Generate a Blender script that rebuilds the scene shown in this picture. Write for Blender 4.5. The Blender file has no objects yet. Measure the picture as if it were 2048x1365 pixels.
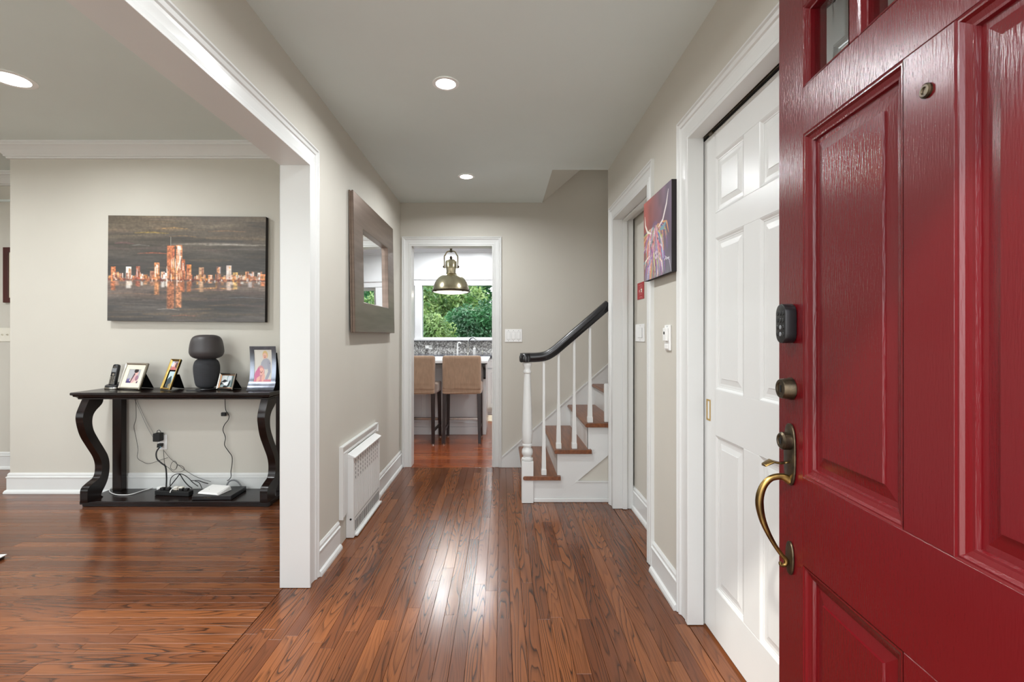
import bpy, bmesh, math, random
import numpy as np
from mathutils import Vector, Matrix, noise as mnoise

# ------------------------------------------------------------------ camera, world, lights
SC = bpy.context.scene
COL = SC.collection
F, CX, CY, CAMZ = 950.0, 1003.0, 671.0, 1.215

cam_data = bpy.data.cameras.new('camera')
cam = bpy.data.objects.new('camera', cam_data)
COL.objects.link(cam)
cam.location = (0, 0, CAMZ)
cam.rotation_euler = (math.pi / 2, 0, 0)
cam_data.sensor_width = 36.0
cam_data.lens = F / 2048 * 36.0
cam_data.shift_x = (1024 - CX) / 2048
cam_data.shift_y = -(682.5 - CY) / 2048
cam_data.clip_start = 0.02
SC.camera = cam

SC.view_settings.view_transform = 'Standard'
SC.view_settings.look = 'None'
SC.view_settings.gamma = 1.0
SC.view_settings.use_curve_mapping = False
SC.view_settings.exposure = 0.38
SC.cycles.use_denoising = True
SC.cycles.max_bounces = 10
SC.cycles.diffuse_bounces = 6
SC.cycles.glossy_bounces = 5
SC.cycles.transmission_bounces = 8
SC.cycles.transparent_max_bounces = 12
SC.cycles.caustics_reflective = False
SC.cycles.caustics_refractive = False
SC.cycles.sample_clamp_indirect = 6.0

WORLD = bpy.data.worlds.new('sky')
SC.world = WORLD
WORLD.use_nodes = True
_n = WORLD.node_tree.nodes
_l = WORLD.node_tree.links
_bg = _n['Background']
_tc = _n.new('ShaderNodeTexCoord')
_sx = _n.new('ShaderNodeSeparateXYZ')
_rp = _n.new('ShaderNodeValToRGB')
_l.new(_tc.outputs['Generated'], _sx.inputs[0])
_l.new(_sx.outputs['Z'], _rp.inputs[0])
_rp.color_ramp.elements[0].color = (0.97, 0.98, 1.0, 1)
_rp.color_ramp.elements[1].color = (0.84, 0.90, 1.0, 1)
_l.new(_rp.outputs[0], _bg.inputs[0])
_bg.inputs[1].default_value = 4.1

SUN = bpy.data.lights.new('sun', 'SUN')
SUN.energy = 2.8
SUN.angle = math.radians(3)
SUN.color = (1.0, 0.95, 0.86)
_so = bpy.data.objects.new('sun', SUN)
_so.rotation_euler = (math.radians(38), math.radians(-30), 0)
COL.objects.link(_so)

DOWNLIGHT_W = 11.5
ZH, ZL = 2.435, 2.68          # hall ceiling, other ceilings


def area(name, loc, w, h, power, rot=(0, 0, 0), color=(1, 1, 1), portal=False, shape='RECTANGLE', spread=180):
    L = bpy.data.lights.new(name, 'AREA')
    L.shape = shape
    L.size = w
    L.size_y = h
    L.energy = power
    L.color = color
    L.spread = math.radians(spread)
    if portal:
        L.cycles.is_portal = True
    o = bpy.data.objects.new(name, L)
    o.location = loc
    o.rotation_euler = rot
    COL.objects.link(o)
    return o


R90 = math.pi / 2
# sky light enters by the open front door and by the windows (portals only guide sampling)
area('door_portal', (0.15, 0.1, 1.04), 0.93, 2.06, 1, (R90, 0, 0), portal=True)
area('front_window_portal', (-2.7, 0.1, 1.4), 2.4, 1.7, 1, (R90, 0, 0), portal=True)
area('front_window_portal', (-5.3, 0.1, 1.4), 1.6, 1.7, 1, (R90, 0, 0), portal=True)
area('kitchen_window_portal', (-0.6, 7.98, 1.6), 3.4, 0.9, 1, (-R90, 0, 0), portal=True)

# ------------------------------------------------------------------ helpers


def P(px, py, Y):
    return Vector(((px - CX) * Y / F, Y, CAMZ - (py - CY) * Y / F))


class MB:
    def __init__(s):
        s.v, s.f = [], []

    def add(s, vs, fs, m=None):
        b = len(s.v)
        for p in vs:
            s.v.append(tuple(m @ Vector(p)) if m is not None else tuple(p))
        for f in fs:
            s.f.append(tuple(b + i for i in f))
        return s

    def box(s, x0, x1, y0, y1, z0, z1, m=None):
        if x0 > x1: x0, x1 = x1, x0
        if y0 > y1: y0, y1 = y1, y0
        if z0 > z1: z0, z1 = z1, z0
        return s.add([(x0, y0, z0), (x1, y0, z0), (x1, y1, z0), (x0, y1, z0),
                      (x0, y0, z1), (x1, y0, z1), (x1, y1, z1), (x0, y1, z1)],
                     [(0, 3, 2, 1), (4, 5, 6, 7), (0, 1, 5, 4), (1, 2, 6, 5), (2, 3, 7, 6), (3, 0, 4, 7)], m)

    def hexa(s, lo, hi, m=None):
        return s.add(list(lo) + list(hi), [(0, 3, 2, 1), (4, 5, 6, 7), (0, 1, 5, 4), (1, 2, 6, 5), (2, 3, 7, 6), (3, 0, 4, 7)], m)

    def prism(s, poly, fn, a, b, m=None):
        """poly: 2-D outline; fn(u, v, w) -> xyz, extruded w = a..b."""
        n = len(poly)
        vs = [fn(u, v, a) for u, v in poly] + [fn(u, v, b) for u, v in poly]
        fs = [tuple(range(n)), tuple(range(2 * n - 1, n - 1, -1))]
        fs += [(i, (i + 1) % n, n + (i + 1) % n, n + i) for i in range(n)]
        return s.add(vs, fs, m)

    def lathe(s, prof, seg=24, c=(0, 0, 0), m=None, rot=0.0, cap=True, sx=1.0, sy=1.0):
        vs, fs = [], []
        for r, z in prof:
            for k in range(seg):
                a = rot + 2 * math.pi * k / seg
                vs.append((c[0] + sx * r * math.cos(a), c[1] + sy * r * math.sin(a), c[2] + z))
        for i in range(len(prof) - 1):
            for k in range(seg):
                k2 = (k + 1) % seg
                fs.append((i * seg + k, i * seg + k2, (i + 1) * seg + k2, (i + 1) * seg + k))
        if cap:
            fs.append(tuple(range(seg - 1, -1, -1)))
            fs.append(tuple((len(prof) - 1) * seg + k for k in range(seg)))
        return s.add(vs, fs, m)

    def sweep2d(s, path, prof, fn, closed=False, m=None):
        """profile (u, v): u offsets the path to its left with mitred corners, v is height.  fn(a, b, v) -> xyz"""
        n = len(path)
        P2 = [Vector(p) for p in path]
        vs, fs = [], []
        for i in range(n):
            def nrm(a, b):
                d = (P2[b] - P2[a]).normalized()
                return Vector((-d.y, d.x))
            if closed:
                n1, n2 = nrm((i - 1) % n, i), nrm(i, (i + 1) % n)
            else:
                n1 = nrm(max(i - 1, 0), max(i, 1))
                n2 = nrm(min(i, n - 2), min(i + 1, n - 1))
            k = 1 + n1.dot(n2)
            mt = (n1 + n2) / max(k, 1e-3)
            for u, v in prof:
                q = P2[i] + mt * u
                vs.append(fn(q.x, q.y, v))
        k = len(prof)
        rng = n if closed else n - 1
        for i in range(rng):
            j = (i + 1) % n
            for a in range(k):
                b = (a + 1) % k
                fs.append((i * k + a, i * k + b, j * k + b, j * k + a))
        if not closed:
            fs.append(tuple(range(k)))
            fs.append(tuple((n - 1) * k + a for a in range(k - 1, -1, -1)))
        return s.add(vs, fs, m)

    def tube(s, pts, r, seg=8, m=None, sub=6, smooth=True, flat=1.0, up=None):
        pts = [Vector(p) for p in pts]
        rs = r if isinstance(r, (list, tuple)) else [r] * len(pts)
        if smooth and len(pts) > 2:
            q, qr = [], []
            for i in range(len(pts) - 1):
                p0, p1, p2, p3 = pts[max(i - 1, 0)], pts[i], pts[i + 1], pts[min(i + 2, len(pts) - 1)]
                for j in range(sub):
                    t = j / sub
                    q.append(0.5 * ((2 * p1) + (p2 - p0) * t + (2 * p0 - 5 * p1 + 4 * p2 - p3) * t * t + (3 * p1 - p0 - 3 * p2 + p3) * t ** 3))
                    qr.append(rs[i] * (1 - t) + rs[i + 1] * t)
            q.append(pts[-1]); qr.append(rs[-1])
            pts, rs = q, qr
        vs, fs = [], []
        prev = None
        for i, p in enumerate(pts):
            d = (pts[min(i + 1, len(pts) - 1)] - pts[max(i - 1, 0)])
            d = d.normalized() if d.length > 1e-9 else Vector((0, 0, 1))
            ref = up if up is not None else (prev if prev is not None else (Vector((0, 0, 1)) if abs(d.z) < 0.9 else Vector((1, 0, 0))))
            a = (Vector(ref) - d * d.dot(Vector(ref))).normalized()
            b = d.cross(a)
            prev = a
            for k in range(seg):
                t = 2 * math.pi * (k + 0.5) / seg
                vs.append(tuple(p + a * (rs[i] * math.cos(t)) + b * (rs[i] * flat * math.sin(t))))
        for i in range(len(pts) - 1):
            for k in range(seg):
                k2 = (k + 1) % seg
                fs.append((i * seg + k, i * seg + k2, (i + 1) * seg + k2, (i + 1) * seg + k))
        fs.append(tuple(range(seg)))
        fs.append(tuple((len(pts) - 1) * seg + k for k in range(seg - 1, -1, -1)))
        return s.add(vs, fs, m)

    def rings(s, x0, x1, z0, z1, prof, fn, m=None, base=None):
        """nested rectangles: prof [(inset, depth)], last one capped. fn(x, z, d)"""
        vs, fs = [], []
        for ins, d in prof:
            for (x, z) in ((x0 + ins, z0 + ins), (x1 - ins, z0 + ins), (x1 - ins, z1 - ins), (x0 + ins, z1 - ins)):
                vs.append(fn(x, z, d))
        for i in range(len(prof) - 1):
            for k in range(4):
                k2 = (k + 1) % 4
                fs.append((i * 4 + k, i * 4 + k2, i * 4 + 4 + k2, i * 4 + 4 + k))
        e = (len(prof) - 1) * 4
        fs.append((e, e + 1, e + 2, e + 3))
        return s.add(vs, fs, m)


def tag(o, label=None, cat=None, group=None, kind=None):
    if label: o['label'] = label
    if cat: o['category'] = cat
    if group: o['group'] = group
    if kind: o['kind'] = kind
    return o


def obj(name, mb, mat, parent=None, bevel=0.0, seg=2, smooth=False, label=None, cat=None, group=None, kind=None,
        loc=None, rot=None, fixn=True, subd=0):
    me = bpy.data.meshes.new(name)
    me.from_pydata(mb.v, [], mb.f)
    if fixn or bevel > 0:
        bm = bmesh.new()
        bm.from_mesh(me)
        bmesh.ops.remove_doubles(bm, verts=bm.verts, dist=1e-6)
        bmesh.ops.recalc_face_normals(bm, faces=bm.faces)
        if bevel > 0:
            es = [e for e in bm.edges if len(e.link_faces) == 2 and e.calc_face_angle(0) > 0.6]
            bmesh.ops.bevel(bm, geom=es, offset=bevel, segments=seg, profile=0.5, affect='EDGES', clamp_overlap=True)
        bm.to_mesh(me)
        bm.free()
    if smooth:
        for p in me.polygons:
            p.use_smooth = True
        try:
            me.set_sharp_from_angle(angle=math.radians(38))
        except Exception:
            pass
    o = bpy.data.objects.new(name, me)
    if isinstance(mat, (list, tuple)):
        for q in mat: me.materials.append(q)
    else:
        me.materials.append(mat)
    COL.objects.link(o)
    if parent is not None: o.parent = parent
    if loc is not None: o.location = loc
    if rot is not None: o.rotation_euler = rot
    if subd:
        md = o.modifiers.new('subd', 'SUBSURF'); md.levels = subd; md.render_levels = subd
    return tag(o, label, cat, group, kind)


def thing(name, label, cat, loc=(0, 0, 0), rz=0.0, group=None, kind=None):
    o = bpy.data.objects.new(name, None)
    o.empty_display_size = 0.05
    COL.objects.link(o)
    o.location = loc
    o.rotation_euler = (0, 0, rz)
    return tag(o, label, cat, group, kind)


def dup(root, loc, rz, label=None, group=None):
    r = root.copy(); COL.objects.link(r); r.location = loc; r.rotation_euler = (0, 0, rz)
    if label: r['label'] = label
    if group: r['group'] = group
    for ch in list(root.children):
        c = ch.copy(); COL.objects.link(c); c.parent = r
        for g in ch.children:
            d = g.copy(); COL.objects.link(d); d.parent = c
    return r


# ------------------------------------------------------------------ materials
def srgb(r, g, b):
    def c(x):
        x /= 255.0
        return x / 12.92 if x <= 0.04045 else ((x + 0.055) / 1.055) ** 2.4
    return (c(r), c(g), c(b), 1.0)


def mat(name, col, rough=0.5, metal=0.0, spec=0.5, coat=0.0, var=0.0, vscale=(4, 4, 4), bump=0.0, bscale=(60, 60, 60),
        emis=None, estr=0.0, col2=None, sheen=0.0, rvar=0.0, bdist=0.002):
    m = bpy.data.materials.new(name)
    m.use_nodes = True
    nt = m.node_tree
    b = nt.nodes['Principled BSDF']
    b.inputs['Base Color'].default_value = col
    b.inputs['Roughness'].default_value = rough
    b.inputs['Metallic'].default_value = metal
    b.inputs['Specular IOR Level'].default_value = spec
    b.inputs['Coat Weight'].default_value = coat
    b.inputs['Coat Roughness'].default_value = 0.08
    if sheen:
        b.inputs['Sheen Weight'].default_value = sheen
    if emis is not None:
        b.inputs['Emission Color'].default_value = emis
        b.inputs['Emission Strength'].default_value = estr
    tc = nt.nodes.new('ShaderNodeTexCoord')

    def nz(scale, detail=3, rgh=0.5):
        mp = nt.nodes.new('ShaderNodeMapping')
        mp.inputs['Scale'].default_value = scale
        nt.links.new(tc.outputs['Object'], mp.inputs[0])
        n = nt.nodes.new('ShaderNodeTexNoise')
        n.inputs['Scale'].default_value = 1.0
        n.inputs['Detail'].default_value = detail
        n.inputs['Roughness'].default_value = rgh
        nt.links.new(mp.outputs[0], n.inputs['Vector'])
        return n
    if var > 0 or col2 is not None:
        n = nz(vscale)
        r = nt.nodes.new('ShaderNodeValToRGB')
        r.color_ramp.elements[0].position = 0.32
        r.color_ramp.elements[1].position = 0.68
        c2 = col2 if col2 is not None else tuple([c * (1 + var) for c in col[:3]] + [1])
        c1 = col if col2 is not None else tuple([c * (1 - var) for c in col[:3]] + [1])
        r.color_ramp.elements[0].color = c1
        r.color_ramp.elements[1].color = c2
        nt.links.new(n.outputs['Fac'], r.inputs[0])
        nt.links.new(r.outputs[0], b.inputs['Base Color'])
    if rvar > 0:
        n = nz((3, 3, 3))
        mr = nt.nodes.new('ShaderNodeMapRange')
        mr.inputs['To Min'].default_value = max(rough - rvar, 0.02)
        mr.inputs['To Max'].default_value = rough + rvar
        nt.links.new(n.outputs['Fac'], mr.inputs[0])
        nt.links.new(mr.outputs[0], b.inputs['Roughness'])
    if bump > 0:
        n = nz(bscale)
        bp = nt.nodes.new('ShaderNodeBump')
        bp.inputs['Strength'].default_value = bump
        bp.inputs['Distance'].default_value = bdist
        nt.links.new(n.outputs['Fac'], bp.inputs['Height'])
        nt.links.new(bp.outputs[0], b.inputs['Normal'])
    return m


M = {}
M['wall'] = mat('wall_paint', srgb(198, 194, 184), 0.7, var=0.01, bump=0.06, bscale=(220, 220, 220))
M['ceiling'] = mat('ceiling_paint', srgb(214, 222, 219), 0.85, var=0.008)
M['trim'] = mat('white_trim_paint', srgb(217, 218, 216), 0.28, var=0.01, bump=0.05, bscale=(30, 30, 8), bdist=0.003)
M['cabinet'] = mat('cabinet_paint', srgb(216, 216, 218), 0.35, var=0.01)
M['red'] = mat('red_door_paint', srgb(90, 9, 16), 0.24, spec=0.5, var=0.04, vscale=(2, 2, 2), bump=0.7, bscale=(320, 320, 40), bdist=0.0007)
M['darkwood'] = mat('espresso_wood', srgb(15, 9, 8), 0.24, spec=0.28, coat=0.0, col2=srgb(30, 15, 11), vscale=(6, 6, 40), bump=0.05)
M['brass'] = mat('antique_brass', srgb(150, 122, 70), 0.3, metal=1, col2=srgb(92, 74, 48), vscale=(40, 40, 20), bump=0.1)
M['bronze'] = mat('dark_bronze', srgb(96, 84, 66), 0.36, metal=0.9, col2=srgb(64, 56, 46), vscale=(60, 60, 60), bump=0.1)
M['pewter'] = mat('brushed_pewter', srgb(142, 126, 116), 0.38, metal=1, var=0.12, vscale=(2, 2, 30), bump=0.15, bscale=(10, 400, 10), bdist=0.0005)
M['silver'] = mat('silver_metal', srgb(205, 200, 190), 0.22, metal=1, var=0.05)
M['gold'] = mat('gold_metal', srgb(190, 160, 95), 0.25, metal=1, var=0.1)
M['copper'] = mat('copper_metal', srgb(200, 150, 115), 0.3, metal=1, var=0.05)
M['steelblue'] = mat('brushed_steel', srgb(110, 114, 124), 0.25, metal=1, var=0.2, vscale=(30, 30, 4))
M['champagne'] = mat('champagne_brass', srgb(196, 186, 158), 0.24, metal=1, var=0.1, vscale=(20, 20, 3))
M['chrome'] = mat('brushed_nickel', srgb(200, 200, 196), 0.2, metal=1)
M['black'] = mat('black_plastic', srgb(22, 22, 24), 0.35, var=0.1)
M['blacksoft'] = mat('black_rubber', srgb(14, 14, 15), 0.6, var=0.1)
M['velvet'] = mat('black_velvet', srgb(10, 10, 11), 0.95, spec=0.1, var=0.2)
M['charcoal'] = mat('charcoal_shade', srgb(62, 58, 59), 0.45, var=0.04)
M['charcoal2'] = mat('charcoal_knit', srgb(46, 47, 51), 0.85, var=0.15, vscale=(20, 20, 400), bump=0.3, bscale=(30, 30, 500))
M['whiteplastic'] = mat('white_plastic', srgb(232, 232, 230), 0.35)
M['creamplastic'] = mat('cream_plastic', srgb(222, 218, 205), 0.35)
M['grey'] = mat('grey_plastic', srgb(120, 122, 124), 0.4)
M['dark'] = mat('dark_hollow', srgb(16, 15, 14), 0.9)
M['leg'] = mat('stool_leg_wood', srgb(42, 28, 27), 0.35, var=0.1, vscale=(8, 8, 60))
M['fabric'] = mat('brown_slipcover', srgb(160, 132, 110), 0.95, sheen=0.4, var=0.10, vscale=(60, 60, 14), bump=0.35, bscale=(120, 120, 40))
M['marble'] = mat('white_marble', srgb(232, 234, 238), 0.15, var=0.03)
M['granite'] = mat('dark_counter', srgb(30, 34, 52), 0.12, var=0.2, vscale=(80, 80, 80))
M['rubberstrip'] = mat('floor_gap', srgb(40, 22, 14), 0.9)
M['tread'] = mat('oak_tread', srgb(98, 56, 33), 0.3, col2=srgb(132, 80, 48), vscale=(60, 5, 60), bump=0.1, bscale=(200, 10, 200))
M['lens'] = mat('light_lens', (1, 1, 1, 1), 0.5, emis=(1, 0.97, 0.93, 1), estr=9.0)
M['lensoff'] = mat('pendant_diffuser', (0.9, 0.88, 0.8, 1), 0.5, emis=(1, 0.93, 0.8, 1), estr=0.55)
M['matboard'] = mat('cream_matboard', srgb(228, 220, 200), 0.8)
M['canvasedge'] = mat('dark_canvas_edge', srgb(34, 28, 30), 0.8, var=0.15)
M['redwood'] = mat('red_brown_frame', srgb(70, 28, 24), 0.4, var=0.1)
M['handrail'] = mat('black_rail_lacquer', srgb(22, 21, 23), 0.26, coat=0.1, var=0.1)
M['mirror'] = mat('mirror_glass', (0.92, 0.93, 0.92, 1), 0.0, metal=1)
M['redcard'] = mat('red_card', srgb(160, 28, 30), 0.5)
M['black_wood_and_shade'] = mat('black_bracket_and_shade', srgb(20, 18, 18), 0.4)
M['brasspull'] = mat('polished_brass', srgb(196, 160, 84), 0.18, metal=1)
M['outer'] = mat('exterior_siding', srgb(200, 198, 190), 0.8)
M['bark'] = mat('bark', srgb(84, 70, 58), 0.9, var=0.2, vscale=(20, 20, 4))


def glass_mat():
    m = bpy.data.materials.new('window_glass')
    m.use_nodes = True
    nt = m.node_tree
    nt.nodes.remove(nt.nodes['Principled BSDF'])
    out = nt.nodes['Material Output']
    t = nt.nodes.new('ShaderNodeBsdfTransparent')
    t.inputs[0].default_value = (0.95, 0.97, 0.96, 1)
    g = nt.nodes.new('ShaderNodeBsdfGlossy')
    g.inputs['Roughness'].default_value = 0.02
    fr = nt.nodes.new('ShaderNodeFresnel')
    fr.inputs[0].default_value = 1.3
    mx = nt.nodes.new('ShaderNodeMixShader')
    ge = nt.nodes.new('ShaderNodeNewGeometry')
    ib = nt.nodes.new('ShaderNodeMath'); ib.operation = 'SUBTRACT'; ib.inputs[0].default_value = 1.0
    nt.links.new(ge.outputs['Backfacing'], ib.inputs[1])
    ml = nt.nodes.new('ShaderNodeMath'); ml.operation = 'MULTIPLY'
    nt.links.new(fr.outputs[0], ml.inputs[0]); nt.links.new(ib.outputs[0], ml.inputs[1])
    nt.links.new(ml.outputs[0], mx.inputs[0])
    nt.links.new(t.outputs[0], mx.inputs[1])
    nt.links.new(g.outputs[0], mx.inputs[2])
    nt.links.new(mx.outputs[0], out.inputs[0])
    return m


M['glass'] = glass_mat()


def print_mat():
    m = bpy.data.materials.new('printed_picture')
    m.use_nodes = True
    nt = m.node_tree
    b = nt.nodes['Principled BSDF']
    a = nt.nodes.new('ShaderNodeVertexColor')
    a.layer_name = 'ink'
    nt.links.new(a.outputs[0], b.inputs['Base Color'])
    b.inputs['Roughness'].default_value = 0.45
    return m


M['print'] = print_mat()


def wood_floor(name, light, mid, dark, rough=0.2):
    m = bpy.data.materials.new(name)
    m.use_nodes = True
    nt = m.node_tree
    N, L = nt.nodes, nt.links
    b = N['Principled BSDF']
    tc = N.new('ShaderNodeTexCoord')
    oi = N.new('ShaderNodeObjectInfo')
    at = N.new('ShaderNodeAttribute'); at.attribute_name = 'rnd'

    def mth(op, a, c=None, cl=False):
        n = N.new('ShaderNodeMath'); n.operation = op; n.use_clamp = cl
        for i, x in enumerate((a, c)):
            if x is None: continue
            if isinstance(x, (int, float)): n.inputs[i].default_value = x
            else: L.new(x, n.inputs[i])
        return n.outputs[0]
    rnd = mth('FRACT', mth('ADD', oi.outputs['Random'], at.outputs['Fac']))
    cmb = N.new('ShaderNodeCombineXYZ')
    L.new(mth('MULTIPLY', rnd, 53.0), cmb.inputs[0])
    L.new(mth('MULTIPLY', rnd, 17.0), cmb.inputs[1])
    L.new(mth('MULTIPLY', rnd, 91.0), cmb.inputs[2])

    def nz(scale, detail, dist=0.0, rgh=0.5):
        mp = N.new('ShaderNodeMapping'); mp.inputs['Scale'].default_value = scale
        L.new(tc.outputs['Object'], mp.inputs[0])
        ad = N.new('ShaderNodeVectorMath'); ad.operation = 'ADD'
        L.new(mp.outputs[0], ad.inputs[0]); L.new(cmb.outputs[0], ad.inputs[1])
        n = N.new('ShaderNodeTexNoise'); n.inputs['Scale'].default_value = 1
        n.inputs['Detail'].default_value = detail; n.inputs['Distortion'].default_value = dist
        n.inputs['Roughness'].default_value = rgh
        L.new(ad.outputs[0], n.inputs['Vector'])
        return n.outputs['Fac']
    big = nz((1.0, 13, 1), 1.6, 0.12, 0.36)
    ring = mth('FRACT', mth('MULTIPLY', big, 19.0))
    r1 = N.new('ShaderNodeValToRGB')
    e = r1.color_ramp.elements
    e[0].position, e[0].color = 0.0, (0.0, 0.0, 0.0, 1)
    e[1].position, e[1].color = 1.0, (0.0, 0, 0, 1)
    for p, v in ((0.5, 0.12), (0.78, 0.55), (0.9, 1.0), (0.97, 0.4)):
        k = e.new(p); k.color = (v, v, v, 1)
    L.new(ring, r1.inputs[0])
    msk = N.new('ShaderNodeMapRange')
    msk.inputs[1].default_value, msk.inputs[2].default_value = 0.35, 0.62
    msk.inputs[3].default_value, msk.inputs[4].default_value = 0.25, 0.85
    L.new(nz((0.9, 6, 1), 1.0), msk.inputs[0])
    lines = mth('MULTIPLY', r1.outputs[0], msk.outputs[0])
    fine = nz((7, 330, 1), 3.0)
    fr = N.new('ShaderNodeMapRange'); fr.inputs[1].default_value, fr.inputs[2].default_value = 0.4, 0.72
    L.new(fine, fr.inputs[0])
    lines = mth('ADD', lines, mth('MULTIPLY', fr.outputs[0], 0.22), True)
    m1 = N.new('ShaderNodeMix'); m1.data_type = 'RGBA'
    m1.inputs[6].default_value, m1.inputs[7].default_value = light, mid
    wn = N.new('ShaderNodeTexWhiteNoise'); wn.noise_dimensions = '1D'
    L.new(rnd, wn.inputs['W'])
    L.new(wn.outputs['Value'], m1.inputs[0])
    m2 = N.new('ShaderNodeMix'); m2.data_type = 'RGBA'
    L.new(lines, m2.inputs[0]); L.new(m1.outputs[2], m2.inputs[6]); m2.inputs[7].default_value = dark
    L.new(m2.outputs[2], b.inputs['Base Color'])
    rr = N.new('ShaderNodeMapRange')
    rr.inputs[3].default_value, rr.inputs[4].default_value = rough - 0.05, rough + 0.07
    L.new(nz((9, 20, 1), 3.0), rr.inputs[0])
    L.new(rr.outputs[0], b.inputs['Roughness'])
    bp = N.new('ShaderNodeBump'); bp.inputs['Strength'].default_value = 0.35; bp.inputs['Distance'].default_value = 0.0012
    h = mth('SUBTRACT', nz((2.6, 7, 1), 1.0), mth('MULTIPLY', lines, 0.18))
    L.new(h, bp.inputs['Height']); L.new(bp.outputs[0], b.inputs['Normal'])
    b.inputs['Specular IOR Level'].default_value = 0.5
    return m


M['oak'] = wood_floor('oak_floorboards', srgb(134, 80, 45), srgb(100, 56, 33), srgb(34, 18, 12), 0.2)
M['oak_kitchen'] = wood_floor('reddish_floorboards', srgb(160, 88, 48), srgb(134, 68, 38), srgb(84, 38, 22), 0.15)


def mosaic_mat():
    m = bpy.data.materials.new('mosaic_backsplash')
    m.use_nodes = True
    nt = m.node_tree; N, L = nt.nodes, nt.links
    b = N['Principled BSDF']
    tc = N.new('ShaderNodeTexCoord')
    v = N.new('ShaderNodeTexVoronoi'); v.inputs['Scale'].default_value = 62; v.inputs['Randomness'].default_value = 0.35
    L.new(tc.outputs['Object'], v.inputs['Vector'])
    s = N.new('ShaderNodeSeparateColor'); L.new(v.outputs['Color'], s.inputs[0])
    r = N.new('ShaderNodeValToRGB')
    e = r.color_ramp.elements
    e[0].color, e[1].color = srgb(96, 94, 94), srgb(226, 226, 224)
    k = e.new(0.5); k.color = srgb(160, 158, 155)
    L.new(s.outputs[0], r.inputs[0]); L.new(r.outputs[0], b.inputs['Base Color'])
    b.inputs['Roughness'].default_value = 0.2
    return m


M['mosaic'] = mosaic_mat()


def leaf_mat(name, c1, c2):
    m = bpy.data.materials.new(name)
    m.use_nodes = True
    nt = m.node_tree; N, L = nt.nodes, nt.links
    b = N['Principled BSDF']
    tc = N.new('ShaderNodeTexCoord')
    n = N.new('ShaderNodeTexNoise'); n.inputs['Scale'].default_value = 1.6; n.inputs['Detail'].default_value = 4
    L.new(tc.outputs['Object'], n.inputs['Vector'])
    r = N.new('ShaderNodeValToRGB')
    r.color_ramp.elements[0].position, r.color_ramp.elements[1].position = 0.35, 0.65
    r.color_ramp.elements[0].color, r.color_ramp.elements[1].color = c1, c2
    L.new(n.outputs['Fac'], r.inputs[0]); L.new(r.outputs[0], b.inputs['Base Color'])
    b.inputs['Roughness'].default_value = 0.5
    t = N.new('ShaderNodeBsdfTranslucent')
    L.new(r.outputs[0], t.inputs[0])
    mx = N.new('ShaderNodeMixShader'); mx.inputs[0].default_value = 0.35
    L.new(b.outputs[0], mx.inputs[1]); L.new(t.outputs[0], mx.inputs[2])
    L.new(mx.outputs[0], N['Material Output'].inputs[0])
    return m


M['leafdark'] = leaf_mat('deep_green_leaves', srgb(16, 54, 32), srgb(58, 112, 66))
M['leaflight'] = leaf_mat('light_green_leaves', srgb(50, 96, 42), srgb(132, 152, 88))
M['grass'] = mat('lawn', srgb(70, 110, 50), 0.9, var=0.3, vscale=(3, 3, 3))
M['paving'] = mat('step_and_bounce_paving', srgb(200, 196, 188), 0.9, var=0.1)

# ------------------------------------------------------------------ the room shell
XL, XR = -0.93, 0.785          # hall walls
YE = 4.37                      # hall end wall
YLB = 3.654                    # living room back wall
YF = 0.27                      # inside face of the front wall
XLI = -1.06                    # living room face of the hall wall


def walls(mb, a0, a1, z0, z1, t0, t1, holes, axis):
    """solid wall between a0..a1 (along axis), z0..z1, thickness t0..t1, rectangular holes"""
    A = sorted(set([a0, a1] + [h[0] for h in holes] + [h[1] for h in holes]))
    Z = sorted(set([z0, z1] + [h[2] for h in holes] + [h[3] for h in holes]))
    A = [a for a in A if a0 <= a <= a1]; Z = [z for z in Z if z0 <= z <= z1]

    def solid(i, j):
        if i < 0 or j < 0 or i >= len(A) - 1 or j >= len(Z) - 1: return False
        a, z = (A[i] + A[i + 1]) / 2, (Z[j] + Z[j + 1]) / 2
        return not any(h[0] < a < h[1] and h[2] < z < h[3] for h in holes)
    f = (lambda a, z, t: (t, a, z)) if axis == 'y' else (lambda a, z, t: (a, t, z))

    def quad(p): mb.add([f(*q) for q in p], [(0, 1, 2, 3)])
    for i in range(len(A) - 1):
        for j in range(len(Z) - 1):
            if not solid(i, j): continue
            a, b, c, d = A[i], A[i + 1], Z[j], Z[j + 1]
            for t in (t0, t1): quad([(a, c, t), (b, c, t), (b, d, t), (a, d, t)])
            if not solid(i - 1, j): quad([(a, c, t0), (a, c, t1), (a, d, t1), (a, d, t0)])
            if not solid(i + 1, j): quad([(b, c, t0), (b, c, t1), (b, d, t1), (b, d, t0)])
            if not solid(i, j - 1): quad([(a, c, t0), (b, c, t0), (b, c, t1), (a, c, t1)])
            if not solid(i, j + 1): quad([(a, d, t0), (b, d, t0), (b, d, t1), (a, d, t1)])
    return mb


def struct(name, mb, m, parent=None, **k):
    return obj(name, mb, m, parent, kind=None if parent is not None else 'structure', **k)


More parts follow.
